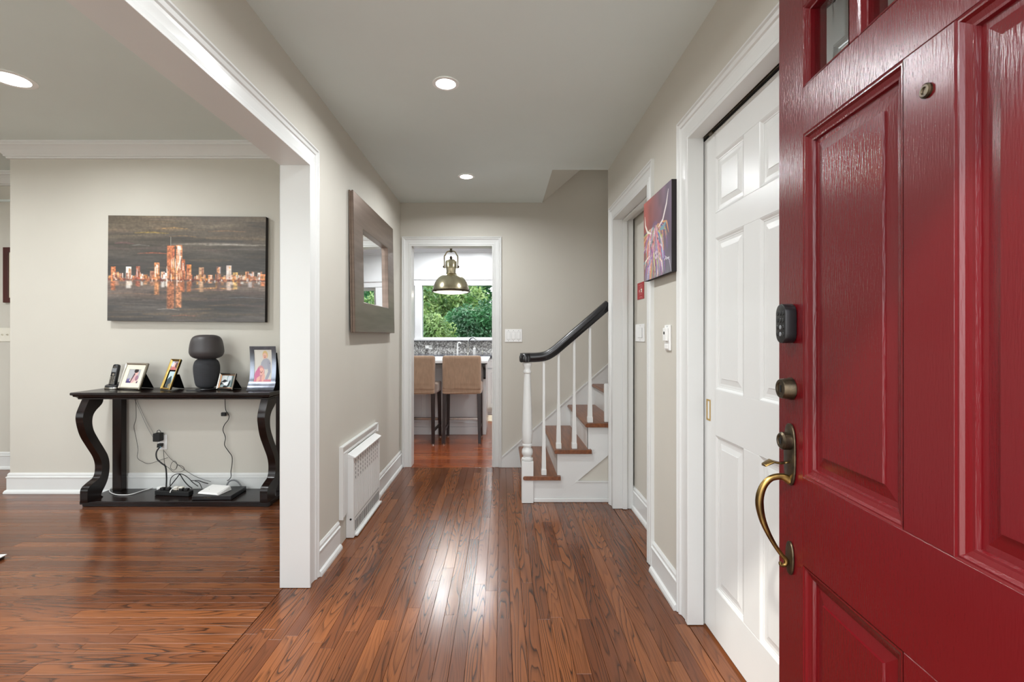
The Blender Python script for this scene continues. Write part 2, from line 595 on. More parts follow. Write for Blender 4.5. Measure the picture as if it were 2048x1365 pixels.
# walls of the hall
mb = MB(); walls(mb, YF, YE, 0, 2.8, XLI, XL, [(0.6, 2.29, -1, 2.044)], 'y')
struct('wall_left', mb, M['wall'])
mb = MB()
walls(mb, YF, 3.50, 0, 2.8, XR, 0.90, [(2.53, 3.33, -1, 2.035), (0.50, 2.00, -1, 2.05)], 'y')
mb.box(0.90, 3.3, 3.42, 3.50, 0, 2.8)
struct('wall_right', mb, M['wall'])
mb = MB(); walls(mb, -3.9, 3.3, 0, 5.0, YE, 4.48, [(-0.84, -0.075, -1, 2.047)], 'x')
struct('wall_end', mb, M['wall'])
mb = MB(); mb.box(-3.78, XLI, YLB, 3.80, 0, 2.8); mb.box(-3.78, -3.64, 3.80, YE, 0, 2.8)
struct('wall_living_back', mb, M['wall'])
mb = MB(); mb.box(-6.6, -3.78, 4.31, 4.45, 0, 2.8)
struct('wall_dining_back', mb, M['wall'])
mb = MB(); mb.box(-6.7, -6.6, 0.1, 4.45, 0, 2.8)
struct('wall_living_left', mb, M['wall'])
WH = [(-3.9, -1.5, 0.55, 2.25), (-6.1, -4.5, 0.55, 2.25), (-0.32, 0.625, -1, 2.10)]
mb = MB(); walls(mb, -6.7, 3.3, 0, 2.8, 0.1, YF, WH, 'x')
struct('wall_front', mb, [M['wall']])
# cupboard and side room behind the right wall
mb = MB(); mb.box(1.5, 1.6, YF, 2.3, 0, 2.8); mb.box(0.90, 1.5, 2.2, 2.3, 0, 2.8)
struct('wall_closet', mb, M['wall'])
mb = MB(); mb.box(0.932, 1.03, 2.95, 3.42, 0, 2.5); mb.box(1.9, 2.0, 2.3, 3.42, 0, 2.5)
struct('wall_side_room', mb, M['wall'])
# stairwell closing walls
mb = MB(); mb.box(3.2, 3.3, 3.42, 4.48, 0, 5.0); mb.box(0.3, 3.3, 3.42, 3.50, 2.8, 5.0)
struct('wall_stairwell', mb, M['wall'])
# kitchen envelope
mb = MB(); mb.box(-3.9, -3.8, 4.48, 7.98, 0, 2.8)
struct('wall_kitchen_left', mb, M['cabinet'])
mb = MB(); mb.box(2.2, 2.3, 4.48, 7.98, 0, 2.8)
struct('wall_kitchen_right', mb, M['cabinet'])
KW = [(-2.35, -1.43, 1.18, 2.04), (-1.314, 0.115, 1.18, 2.04), (0.23, 1.15, 1.18, 2.04)]
mb = MB(); walls(mb, -3.9, 2.3, 0, 2.8, 7.85, 7.98, KW, 'x')
struct('wall_kitchen_back', mb, M['cabinet'])

# ceilings
mb = MB()
mb.box(XL, 0.375, YF, YE, ZH, 2.7)
mb.box(0.375, XR, YF, 3.50, ZH, 2.7)
struct('ceiling', mb, M['ceiling'])
mb = MB(); mb.box(-6.7, XLI, 0.1, 4.45, ZL, 2.8)
struct('ceiling_living', mb, M['ceiling'])
mb = MB(); mb.box(-3.9, 2.3, 4.481, 7.98, ZL + 0.01, 2.85)
struct('ceiling_kitchen', mb, M['ceiling'])
mb = MB(); mb.box(0.9, 3.3, 2.2, 3.42, ZH, 2.6); mb.box(XR, 1.6, YF, 2.3, ZH + 0.1, 2.8)
struct('ceiling_side_room', mb, M['ceiling'])
mb = MB()                                   # raking soffit over the stair
s_ = 0.865
mb.prism([(0.375, ZH), (3.25, ZH + 2.875 * s_), (3.25, ZH + 2.875 * s_ + 0.2), (0.375, ZH + 0.265)], lambda u, v, w: (u, w, v), 3.50, 4.37)
struct('ceiling_stair', mb, M['wall'])
mb = MB(); mb.box(-6.8, 3.4, 0.0, 8.1, 5.0, 5.1); mb.box(-6.8, 0.3, 0.02, 8.05, 2.86, 2.96)
struct('roof', mb, M['outer'])

# ------------------------------------------------------------------ mouldings
CAS = [(0, 0), (0, 0.009), (0.005, 0.013), (0.017, 0.013), (0.021, 0.009), (0.052, 0.0115), (0.062, 0.0135), (0.066, 0.019),
       (0.074, 0.0215), (0.078, 0.0155), (0.084, 0.0175), (0.088, 0.024), (0.095, 0.024), (0.095, 0)]
CAS = [(u, v - 0.0075 if v > 0.008 else v) for u, v in CAS]
BASE = [(0, 0.001), (0.028, 0.001), (0.028, 0.012), (0.023, 0.024), (0.014, 0.03), (0.014, 0.118), (0.0175, 0.121), (0.0175, 0.128),
        (0.011, 0.132), (0.011, 0.146), (0.005, 0.157), (0, 0.157)]
CROWN = [(0, 0), (0.095, 0), (0.095, -0.012), (0.086, -0.016), (0.084, -0.026), (0.07, -0.034), (0.05, -0.055), (0.034, -0.078),
         (0.028, -0.086), (0.028, -0.094), (0.018, -0.098), (0.016, -0.108), (0, -0.112)]


def casing(name, fn, a0, a1, zt, w=0.095, jamb=None, foot=0.002):
    mb = MB()
    k = w / 0.095
    mb.sweep2d([(a0, foot), (a0, zt), (a1, zt), (a1, foot)], [(u * k, v) for u, v in CAS], fn)
    return struct(name, mb, M['trim'])


def lining(name, fn, a0, a1, zt, t0, t1, th=0.012):
    """jamb boards and head lining inside an opening; fn(a, z, t)"""
    mb = MB()
    for (p, q, r, s) in ((a0, a0 + th, 0.002, zt), (a1 - th, a1, 0.002, zt), (a0 + th, a1 - th, zt - th, zt)):
        vs = [fn(a, z, t) for z in (r, s) for a, t in ((p, t0), (q, t0), (q, t1), (p, t1))]
        mb.hexa(vs[:4], vs[4:])
    return struct(name, mb, M['trim'], bevel=0.0015)


casing('trim_1', lambda a, b, v: (XL + v, a, b), 0.6, 2.29, 2.044)
lining('trim_2', lambda a, z, t: (t, a, z), 0.6, 2.29, 2.044, XLI - 0.004, XL + 0.012)
casing('trim_3', lambda a, b, v: (XR - v, a, b), 2.53, 3.33, 2.035, 0.088)
lining('trim_4', lambda a, z, t: (t, a, z), 2.53, 3.33, 2.035, XR - 0.008, 0.92)
mb = MB(); mb.box(0.845, 0.875, 2.545, 3.315, 2.008, 2.022); mb.box(0.845, 0.875, 3.303, 3.317, 0.003, 2.008)
struct('trim_5', mb, M['trim'], bevel=0.002)
casing('trim_6', lambda a, b, v: (XR - v, a, b), 0.50, 2.00, 2.05, 0.09)
mb = MB(); mb.box(XR - 0.008, 0.845, 1.985, 2.0, 0.003, 2.05); mb.box(XR - 0.008, 0.845, 0.5, 0.515, 0.003, 2.05)
mb.box(XR - 0.008, 0.838, 0.515, 1.985, 2.037, 2.05)
mb.box(0.90, 0.99, 1.985, 2.0, 0.003, 2.05)
struct('trim_7', mb, M['trim'], bevel=0.0015)
mb = MB(); mb.sweep2d([(-0.84, 0.002), (-0.84, 2.047), (-0.075, 2.047), (-0.075, 0.002)], [(u * 0.78, v) for u, v in CAS], lambda a, b, v: (a, YE - v, b))
struct('trim_8', mb, M['trim'])
lining('trim_9', lambda a, z, t: (a, t, z), -0.84, -0.075, 2.047, YE - 0.006, 4.49)
mb = MB(); mb.box(-0.395, -0.32, YF, YF + 0.02, 0.003, 2.19); mb.box(0.66, 0.735, YF, YF + 0.02, 0.003, 2.19); mb.box(-0.32, 0.66, YF, YF + 0.02, 2.11, 2.19)
mb.box(-0.32, -0.30, 0.1, YF, 0.003, 2.1); mb.box(-0.30, 0.62, 0.1, YF, 2.085, 2.1)
struct('trim_10', mb, M['trim'], bevel=0.002)

BF = lambda a, b, v: (a, b, v)


def baseboard(name, path):
    mb = MB(); mb.sweep2d(path, BASE, BF)
    return struct(name, mb, M['trim'])


baseboard('baseboard_left', [(XL, YE), (XL, 3.432)])
baseboard('baseboard_left_near', [(XL, 2.698), (XL, 2.385)])
baseboard('baseboard_right', [(XR, 2.091), (XR, 2.441)])
baseboard('baseboard_living_back', [(XLI, YLB), (-3.78, YLB), (-3.78, 4.31), (-6.6, 4.31)])
baseboard('baseboard_side_room', [(0.932, 2.95), (0.932, 3.42)])
mb = MB(); mb.sweep2d([(XLI, YLB), (-3.78, YLB), (-3.78, 4.31), (-6.6, 4.31)], CROWN, lambda a, b, v: (a, b, ZL + v))
struct('trim_11', mb, M['trim'])
mb = MB(); mb.sweep2d([(2.2, 7.85), (-3.8, 7.85)], CROWN, lambda a, b, v: (a, b, ZL + 0.01 + v))
struct('trim_12', mb, M['cabinet'])
mb = MB(); mb.box(-6.6, -3.785, 4.295, 4.31, 2.425, 2.445)  # thin grey strip standing in for a shadow line on this wall
struct('shade_line_strip', mb, M['ceiling'])

# windows
def window(name, x0, x1, z0, z1, y, out, mull=None, split=False):
    r = thing(name, None, None, kind='structure')
    w = 0.045
    mb = MB(); mb.rings(x0, x1, z0, z1, [(0, 0), (w, 0), (w, 0.045)], lambda x, z, d: (x, y + d * out, z))
    mb.f.pop()
    mb.rings(x0, x1, z0, z1, [(0, 0.045), (w, 0.045)], lambda x, z, d: (x, y + d * out, z)); mb.f.pop()
    if split: mb.box(x0 + w, x1 - w, y, y + 0.04 * out, (z0 + z1) / 2 - 0.02, (z0 + z1) / 2 + 0.02)
    obj('window_frame', mb, M['trim'], r)
    mb = MB(); mb.box(x0 + w, x1 - w, y + 0.02 * out, y + 0.024 * out, z0 + w, z1 - w)
    obj('window_pane', mb, M['glass'], r)
    return r


window('window_1', -1.359, 0.16, 1.135, 2.085, 7.90, 1)
window('window_2', -2.35, -1.43, 1.18, 2.04, 7.90, 1, split=True)
window('window_3', 0.23, 1.15, 1.18, 2.04, 7.90, 1, split=True)
window('window_4', -3.9, -1.5, 0.55, 2.25, 0.20, -1, split=True)
window('window_5', -6.1, -4.5, 0.55, 2.25, 0.20, -1, split=True)
mb = MB()                                    # kitchen window casings, sill
for x0, x1 in ((-2.46, -2.35), (-1.43, -1.314), (0.115, 0.23), (1.15, 1.26)):
    mb.box(x0, x1, 7.825, 7.85, 1.16, 2.04)
mb.box(-2.46, 1.26, 7.825, 7.85, 2.04, 2.13); mb.box(-2.48, 1.28, 7.81, 7.85, 2.13, 2.16)
struct('trim_14', mb, M['cabinet'], bevel=0.004)
mb = MB(); mb.box(-2.5, 1.3, 7.78, 7.85, 1.125, 1.16)
struct('trim_15', mb, M['cabinet'], bevel=0.006)

# ------------------------------------------------------------------ floors, plank by plank
rng = random.Random(7)
PW = 0.0572


def plank_mb(L, W, mb=None, cx=0.0, cy=0.0):
    mb = mb or MB()
    a, b, e = L / 2 - 0.0004, W / 2 - 0.0004, 0.0006
    vs = [(cx + x, cy + y, -0.014) for x, y in ((-a, -b), (a, -b), (a, b), (-a, b))]
    vs += [(cx + x, cy + y, -0.0009) for x, y in ((-a, -b), (a, -b), (a, b), (-a, b))]
    vs += [(cx + x, cy + y, 0.0) for x, y in ((-a + e, -b + e), (a - e, -b + e), (a - e, b - e), (-a + e, b - e))]
    return mb.add(vs, [(0, 1, 5, 4), (1, 2, 6, 5), (2, 3, 7, 6), (3, 0, 4, 7), (4, 5, 9, 8), (5, 6, 10, 9), (6, 7, 11, 10), (7, 4, 8, 11), (8, 9, 10, 11)])


def raw_obj(name, mb, m, parent, loc, rz, kind=None, rnd=None):
    me = bpy.data.meshes.new(name); me.from_pydata(mb.v, [], mb.f); me.materials.append(m)
    if rnd is not None:
        at = me.attributes.new('rnd', 'FLOAT', 'POINT'); at.data.foreach_set('value', rnd)
    o = bpy.data.objects.new(name, me); COL.objects.link(o); o.parent = parent
    o.location = loc; o.rotation_euler = (0, 0, rz)
    return tag(o, kind=kind)


def lay(parent, u0, u1, v0, v1, along, see, cap, m, lens, pw=PW):
    """boards running along `along`; u is the along-axis, v across. Boards for which see() holds are single parts, the rest one part."""
    stuff, sr, n = MB(), [], 0
    k = int(math.ceil((v1 - v0) / pw - 1e-6))
    for i in range(k):
        a, b = v0 + i * pw, min(v0 + (i + 1) * pw, v1)
        if b - a < 0.006: continue
        u = u0 - rng.uniform(0.0, 0.8)
        while u < u1:
            L = rng.uniform(*lens)
            p, q = max(u, u0), min(u + L, u1)
            if u1 - q < 0.12: q = u1
            u = u + L if q < u1 else u1 + 1
            if q - p < 0.03: continue
            cu, cv = (p + q) / 2, (a + b) / 2
            x, y = (cu, cv) if along == 'x' else (cv, cu)
            xs = (p, q) if along == 'x' else (a, b)
            ys = (a, b) if along == 'x' else (p, q)
            if n < cap and see(xs, ys):
                n += 1
                raw_obj('plank', plank_mb(q - p, b - a), m, parent, (x, y, 0), 0 if along == 'x' else R90)
            else:
                plank_mb(q - p, b - a, stuff, cu, -cv if along == 'y' else cv)
                sr += [rng.random()] * 12
    if stuff.v:
        raw_obj('planks', stuff, m, parent, (0, 0, 0), 0 if along == 'x' else R90, 'stuff', sr)
    return n


mb = MB(); mb.box(-1.11, 0.9, 0.1, YE + 0.0, -0.05, -0.0135); mb.box(0.9, 2.0, 2.3, 3.5, -0.05, -0.0135)
fl = struct('floor', mb, M['rubberstrip'])
lay(fl, 0.1, 4.36, -1.048, 0.785, 'y', lambda xs, ys: ys[1] > 1.62 and xs[0] < 0.785, 230, M['oak'], (0.5, 1.5))
lay(fl, 0.5, 2.0, 0.785, 0.93, 'y', lambda xs, ys: ys[1] > 1.2, 4, M['oak'], (0.7, 1.5))
lay(fl, 2.3, 3.5, 0.785, 1.9, 'y', lambda xs, ys: ys[1] > 2.9 and xs[0] < 0.95, 10, M['oak'], (0.5, 1.3))
mb = MB(); mb.box(-6.7, -1.049, 0.1, 4.4, -0.05, -0.0135)
fl2 = struct('floor_living', mb, M['rubberstrip'])


def vis(xs, ys):
    y = ys[1]
    return y > 1.66 and xs[1] > -1.056 * y - 0.03


n2 = lay(fl2, -6.6, -1.051, 0.27, 4.31, 'x', vis, 295, M['oak'], (0.45, 1.5))
mb = MB(); mb.box(-3.9, 2.3, 4.4, 7.98, -0.05, -0.0135)
fl3 = struct('floor_kitchen', mb, M['rubberstrip'])
lay(fl3, -3.8, 2.2, 4.361, 7.85, 'x', lambda xs, ys: ys[0] < 7.3 and xs[0] < 0.0 and xs[1] > -0.187 * ys[1] - 0.05, 200, M['oak_kitchen'], (0.6, 1.6), 0.07)

# ------------------------------------------------------------------ staircase
def tread_z(k): return 0.191 * k + 0.006
def nose(k): return 0.155 + 0.224 * (k - 1)


st = thing('staircase', 'white staircase with oak treads, black handrail and turned white newel rising to the right', 'stairs', (0.6, 3.9, 0))
IM = Matrix.Translation((-0.6, -3.9, 0))
SY0, SY1 = 3.455, YE - 0.016


def sobj(name, mb, m, **k):
    mb.v = [(x - 0.6, y - 3.9, z) for x, y, z in mb.v]
    return obj(name, mb, m, st, **k)


for k in range(1, 13):
    z = tread_z(k); x0 = nose(k); x1 = nose(k + 1) + 0.03
    y0 = SY0 - 0.035 if x0 < 0.7 else 3.505
    m_ = M['tread']
    mb = MB()
    prof = [(x0 + 0.012, z - 0.029), (x0 + 0.003, z - 0.025), (x0, z - 0.0145), (x0 + 0.003, z - 0.004), (x0 + 0.012, z), (x1, z), (x1, z - 0.029)]
    if y0 < 3.5 and x1 + 0.02 > XR - 0.03:     # clipped by the wall end
        mb.prism([(min(u, XR - 0.003), v) for u, v in prof], lambda u, v, w: (u, w, v), y0, 3.503)
        mb.prism(prof, lambda u, v, w: (u, w, v), 3.503, SY1)
    else:
        mb.prism(prof, lambda u, v, w: (u, w, v), y0, SY1)
    if y0 < 3.5 and k < 3:                        # side nosing runs past the riser
        mb.box(x1 - 0.001, x1 + 0.018, y0, SY0 + 0.004, z - 0.029, z)
    if k < 7: sobj('tread', mb, m_, bevel=0.002)
    zr0 = 0.001 if k == 1 else tread_z(k - 1)
    mb = MB(); mb.box(x0 + 0.026, x0 + 0.044, (SY0 + 0.001) if y0 < 3.5 else 3.505, SY1, zr0, z - 0.03)
    if k < 7: sobj('riser', mb, M['trim'])
# open string with the saw-tooth top and raking lower edge
poly = [(nose(1) + 0.02, 0.03)]
for k in (1, 2, 3):
    z = tread_z(k) - 0.03
    poly += [(nose(k) + 0.026, z), (nose(k + 1) + 0.026 if k < 3 else XR - 0.004, z)]
low = lambda x: 0.026 + (x - 0.402) * 0.84
poly += [(XR - 0.004, low(XR - 0.004)), (0.407, 0.03)]
mb = MB(); mb.prism(poly, lambda u, v, w: (u, w, v), SY0, SY0 + 0.022)
sobj('stringer', mb, M['trim'], bevel=0.0008)
mb = MB(); mb.prism([(0.38, 0.03), (XR - 0.002, 0.03), (XR - 0.002, low(XR) + 0.02), (0.4, low(0.4) + 0.02)], lambda u, v, w: (u, w, v), SY0 + 0.012, SY0 + 0.045)
sobj('spandrel_panel', mb, M['wall'])
mb = MB(); mb.prism([(0.545, 0.152), (0.40, 0.03), (XR - 0.004, 0.03), (XR - 0.004, 0.152)], lambda u, v, w: (u, w, v), SY0 + 0.001, SY0 + 0.02)
mb.prism([(0.538, 0.146), (XR - 0.004, 0.146), (XR - 0.004, 0.156), (0.552, 0.156)], lambda u, v, w: (u, w, v), SY0 - 0.006, SY0 + 0.001)
sobj('panel_base', mb, M['trim'], bevel=0.001)
mb = MB(); mb.box(0.232, XR - 0.004, SY0 - 0.008, SY0 + 0.02, 0.001, 0.0295)
sobj('shoe_moulding', mb, M['trim'], bevel=0.004)
# skirt board on the far wall, with its cap
mb = MB(); sl = 0.875
mb.prism([(0.0, 0.001), (0.0, 0.085), (3.1, 0.085 + 3.1 * sl), (3.1, 3.1 * sl - 0.35), (0.45, 0.001)], lambda u, v, w: (u, w, v), SY1 + 0.001, YE - 0.001)
mb.prism([(0.0, 0.085), (0.0, 0.100), (3.1, 0.100 + 3.1 * sl), (3.1, 0.085 + 3.1 * sl)], lambda u, v, w: (u, w, v), SY1 - 0.004, YE - 0.001)
sobj('skirt_board', mb, M['trim'], bevel=0.001)
# newel
nx, ny = 0.1885, 3.472
mb = MB(); mb.box(nx - 0.0425, nx + 0.0425, ny - 0.0425, ny + 0.0425, 0.001, 0.302)
nw = sobj('newel_post', mb, M['trim'], bevel=0.003)
mb = MB()
mb.lathe([(0.035, 0.302), (0.0415, 0.306), (0.0415, 0.318), (0.032, 0.324), (0.03, 0.332), (0.038, 0.345), (0.041, 0.362), (0.038, 0.380), (0.028, 0.395),
          (0.027, 0.402), (0.036, 0.408), (0.036, 0.418), (0.031, 0.424), (0.0375, 0.45), (0.0385, 0.52), (0.034, 0.64), (0.028, 0.80), (0.0235, 0.925),
          (0.0235, 0.935), (0.030, 0.942), (0.030, 0.952), (0.025, 0.958), (0.022, 0.975), (0.03, 0.992), (0.033, 1.0), (0.033, 1.012)], 28, (nx - 0.6, ny - 3.9, 0))
obj('turned_shaft', mb, M['trim'], nw, smooth=True)
# balusters
RL = [(0.138, 1.051), (0.18, 1.053), (0.25, 1.054), (0.318, 1.064), (0.375, 1.094), (0.455, 1.160), (0.57, 1.259), (0.69, 1.362), (0.80, 1.457), (1.0, 1.63)]


def rail_z(x):
    for (a, b), (c, d) in zip(RL, RL[1:]):
        if a <= x <= c: return b + (d - b) * (x - a) / (c - a)


for k, bx_ in ((1, 0.309), (2, 0.417), (2, 0.531), (3, 0.646)):
    z0, z1 = tread_z(k) + 0.0005, rail_z(bx_) - 0.026
    mb = MB()
    mb.lathe([(0.0262, z0), (0.0262, z0 + 0.036), (0.0225, z0 + 0.045), (0.0215, z0 + 0.10), (0.0128, z0 + 0.40), (0.0118, z1)], 4, (bx_ - 0.6, ny - 3.9, 0), rot=math.pi / 4)
    obj('baluster', mb, M['trim'], st, bevel=0.0012)
mb = MB(); mb.box(0.750, 0.7835, 3.455, 3.485, tread_z(3) + 0.0005, 0.862)
sobj('wall_stop_post', mb, M['trim'], bevel=0.008)
# handrail
def rail_prof(h=0.034, w=0.031):
    return [(-w * 0.75, -h), (w * 0.75, -h), (w * 0.8, -h * 0.5), (w, -h * 0.25), (w, h * 0.35), (w * 0.7, h * 0.85), (w * 0.25, h), (-w * 0.25, h), (-w * 0.7, h * 0.85), (-w, h * 0.35), (-w, -h * 0.25), (-w * 0.8, -h * 0.5)]


def cr(pts, sub=8):
    pts = [Vector(p) for p in pts]; q = []
    for i in range(len(pts) - 1):
        p0, p1, p2, p3 = pts[max(i - 1, 0)], pts[i], pts[i + 1], pts[min(i + 2, len(pts) - 1)]
        for j in range(sub):
            t = j / sub
            q.append(0.5 * ((2 * p1) + (p2 - p0) * t + (2 * p0 - 5 * p1 + 4 * p2 - p3) * t * t + (3 * p1 - p0 - 3 * p2 + p3) * t ** 3))
    return q + [pts[-1]]


path = cr([(x, z, 0) for x, z in RL if x < 0.79] + [(0.782, 1.4415, 0)])
mb = MB(); vs, fs = [], []
pr = rail_prof()
for i, p in enumerate(path):
    d = (path[min(i + 1, len(path) - 1)] - path[max(i - 1, 0)]).normalized()
    nrm = Vector((-d.y, d.x, 0))
    for w, h in pr:
        q = p + nrm * h
        vs.append((q.x - 0.6, ny + w - 3.9, q.y))
n = len(pr)
for i in range(len(path) - 1):
    for a in range(n):
        b = (a + 1) % n
        fs.append((i * n + a, i * n + b, (i + 1) * n + b, (i + 1) * n + a))
fs.append(tuple(range(n))); fs.append(tuple((len(path) - 1) * n + a for a in range(n)))
mb.add(vs, fs)
hr = obj('handrail', mb, M['handrail'], st, smooth=True)
mb = MB(); mb.lathe([(0.028, -0.034), (0.043, -0.030), (0.046, -0.015), (0.046, 0.008), (0.041, 0.022), (0.03, 0.030), (0.012, 0.034)], 24, (0.176 - 0.6, ny - 3.9, 1.051))
obj('rail_cap', mb, M['handrail'], hr, smooth=True)

# ------------------------------------------------------------------ doors
def panel_rings(mb, x0, x1, z0, z1, prof, back=0.03):
    mb.rings(x0, x1, z0, z1, prof, lambda x, z, d: (x, d, z))
    mb.box(x0, x1, back - 0.008, back, z0, z1)


RP = [(0, 0), (0.003, 0.0015), (0.006, 0.0015), (0.010, 0.006), (0.018, 0.009), (0.022, 0.0095), (0.024, 0.0155), (0.034, 0.0165), (0.058, 0.0125),
      (0.0595, 0.0085), (0.063, 0.0085)]
W_, T_ = 0.91, 0.044
hx, hy = -0.0747, -1.0
door = thing('door_1', None, None, (0.698, 1.195, 0), math.atan2(hy, hx), kind='structure')
cols = [(0.108, 0.406), (0.504, 0.802)]
rows = [(0.25, 0.688), (0.8906, 1.674)]
mb = MB()
mb.box(0, 0.108, 0, T_, 0.012, 2.08); mb.box(0.802, W_, 0, T_, 0.012, 2.08)
for z0, z1 in ((0.012, 0.25), (0.688, 0.8906), (1.674, 1.782), (1.966, 2.08)):
    mb.box(0.108, 0.802, 0, T_, z0, z1)
for z0, z1 in rows: mb.box(0.406, 0.504, 0, T_, z0, z1)
obj('door_leaf', mb, M['red'], door, bevel=0.0012, seg=1)
for x0, x1 in cols:
    for z0, z1 in rows:
        mb = MB(); panel_rings(mb, x0, x1, z0, z1, RP, 0.04)
        obj('panel', mb, M['red'], door)
pit = 0.1735
for k in range(4):
    x0 = 0.108 + pit * k
    a, b = x0 + (0.0 if k == 0 else 0.014), x0 + pit - (0.0 if k == 3 else 0.014)
    mb = MB(); mb.rings(a, b, 1.782, 1.966, [(0, 0), (0.004, 0.002), (0.010, 0.009), (0.013, 0.010), (0.0135, 0.018), (0.0135, T_), (0, T_)], lambda x, z, d: (x, d, z)); mb.f.pop()
    fr = obj('glazing_bead', mb, M['red'], door)
    mb = MB(); mb.box(a + 0.0137, b - 0.0137, 0.019, 0.023, 1.7957, 1.9523)
    obj('glass_pane', mb, M['glass'], door)
    if k < 3:
        mb = MB(); mb.box(b, b + 0.028, 0, T_, 1.782, 1.966)
        obj('glazing_bar', mb, M['red'], door, bevel=0.003)
mb = MB(); mb.lathe([(0.0115, 0), (0.0115, 0.003), (0.009, 0.005), (0.006, 0.005), (0.005, 0.003)], 20, m=Matrix.Translation((0.455, 0, 1.597)) @ Matrix.Rotation(R90, 4, 'X'))
obj('peephole', mb, M['bronze'], door, smooth=True)


def capsule(w, h, n=12):
    r = w / 2; pts = []
    for k in range(n + 1):
        a = math.pi * k / n; pts.append((r * math.cos(a), h / 2 - r + r * math.sin(a)))
    for k in range(n + 1):
        a = math.pi + math.pi * k / n; pts.append((r * math.cos(a), -h / 2 + r + r * math.sin(a)))
    return pts


def oval(w, h, n=32, p=2.0):
    return [(w / 2 * math.copysign(abs(math.cos(t)) ** (2 / p), math.cos(t)), h / 2 * math.copysign(abs(math.sin(t)) ** (2 / p), math.sin(t))) for t in [2 * math.pi * k / n for k in range(n)]]


kx, kz = 0.062, 1.243
mb = MB(); mb.prism(capsule(0.046, 0.094), lambda u, v, w: (kx + u, w, kz + v), -0.027, -0.0005)
kp = obj('keypad_lock', mb, M['black'], door, bevel=0.0025, smooth=True, label='black capsule-shaped number keypad')
for i in range(4):
    for j in range(3):
        mb = MB(); mb.lathe([(0.0052, 0), (0.0052, 0.001), (0.0042, 0.0016)], 12, m=Matrix.Translation((kx + (j - 1) * 0.0125, -0.0268, kz + 0.024 - i * 0.0165)) @ Matrix.Rotation(R90, 4, 'X'))
        obj('key_button', mb, M['grey'] if (i, j) in ((2, 1), (3, 1)) else M['black'], kp)


def cyl_y(r, d, m=None, seg=28, x=0.058, z=1.087, prof=None):
    mb = MB(); mb.lathe(prof or [(r * 1.05, 0.0005), (r * 1.05, 0.004), (r, 0.007), (r * 0.93, d - 0.003), (r * 0.86, d), (r * 0.62, d), (r * 0.6, d - 0.002)], seg,
                        m=Matrix.Translation((x, 0, z)) @ Matrix.Rotation(R90, 4, 'X'))
    return mb


db = obj('deadbolt', cyl_y(0.0255, 0.026), M['bronze'], door, smooth=True, label='round bronze deadbolt cylinder')
mb = MB(); mb.box(0.0565, 0.0595, -0.0262, -0.0235, 1.079, 1.095)
obj('keyhole', mb, M['dark'], db)
mb = MB(); mb.prism(oval(0.05, 0.148, 32, 2.6), lambda u, v, w: (0.058 + u, w, 0.93 + v), -0.006, -0.0005)
hs = obj('handle_set', mb, M['bronze'], door, bevel=0.002, smooth=True, label='antique brass handleset with curved grip')
lm = MB(); lm.lathe([(0.021, 0.006), (0.021, 0.022), (0.017, 0.026), (0.013, 0.026), (0.012, 0.024)], 24, m=Matrix.Translation((0.058, 0, 0.962)) @ Matrix.Rotation(R90, 4, 'X'))
obj('lock_cylinder', lm, M['bronze'], hs, smooth=True)
mb = MB(); mb.box(0.0565, 0.0595, -0.0262, -0.0235, 0.955, 0.969)
obj('keyhole', mb, M['dark'], hs)
mb = MB()
for (d0, d1, z0, z1, w0, w1) in ((0.006, 0.025, 0.912, 0.908, 0.004, 0.006), (0.025, 0.045, 0.908, 0.913, 0.006, 0.015), (0.045, 0.064, 0.913, 0.903, 0.015, 0.011)):
    mb.hexa([(0.058 - w0, -d0, z0 - 0.004), (0.058 - w1, -d1, z1 - 0.004), (0.058 + w1, -d1, z1 - 0.002), (0.058 + w0, -d0, z0 - 0.002)],
            [(0.058 - w0, -d0, z0 + 0.002), (0.058 - w1, -d1, z1 + 0.002), (0.058 + w1, -d1, z1 + 0.002), (0.058 + w0, -d0, z0 + 0.002)])
obj('thumb_latch', mb, M['brass'], hs, bevel=0.0012, smooth=True)
gp = [(0.004, 0.868), (0.022, 0.876), (0.045, 0.872), (0.062, 0.856), (0.0715, 0.832), (0.073, 0.806), (0.066, 0.771), (0.052, 0.737), (0.036, 0.708), (0.022, 0.688), (0.012, 0.676), (0.014, 0.665), (0.023, 0.664), (0.026, 0.671)]
gr = [0.011, 0.008, 0.0075, 0.0085, 0.0095, 0.0095, 0.0078, 0.006, 0.005, 0.005, 0.0055, 0.005, 0.0045, 0.0035]
mb = MB(); mb.tube([(0.058, -d, z) for d, z in gp], gr, 14, flat=0.85, sub=5)
obj('grip', mb, M['brass'], hs, smooth=True)
mb = MB(); mb.prism(oval(0.034, 0.08, 28, 2.2), lambda u, v, w: (0.058 + u, w, 0.682 + v), -0.006, -0.0005)
obj('lower_rosette', mb, M['bronze'], hs, bevel=0.002, smooth=True)
# hinges on the edge by the camera
for z in (0.3, 1.05, 1.8):
    mb = MB(); mb.lathe([(0.007, -0.05), (0.007, 0.05)], 10, (W_ + 0.004, T_ + 0.002, z)); obj('hinge', mb, M['bronze'], door)

# white sliding closet doors
WP = [(0, 0), (0.003, 0.001), (0.010, 0.006), (0.014, 0.0065), (0.0145, 0.008), (0.026, 0.0085), (0.046, 0.0045), (0.0465, 0.003)]


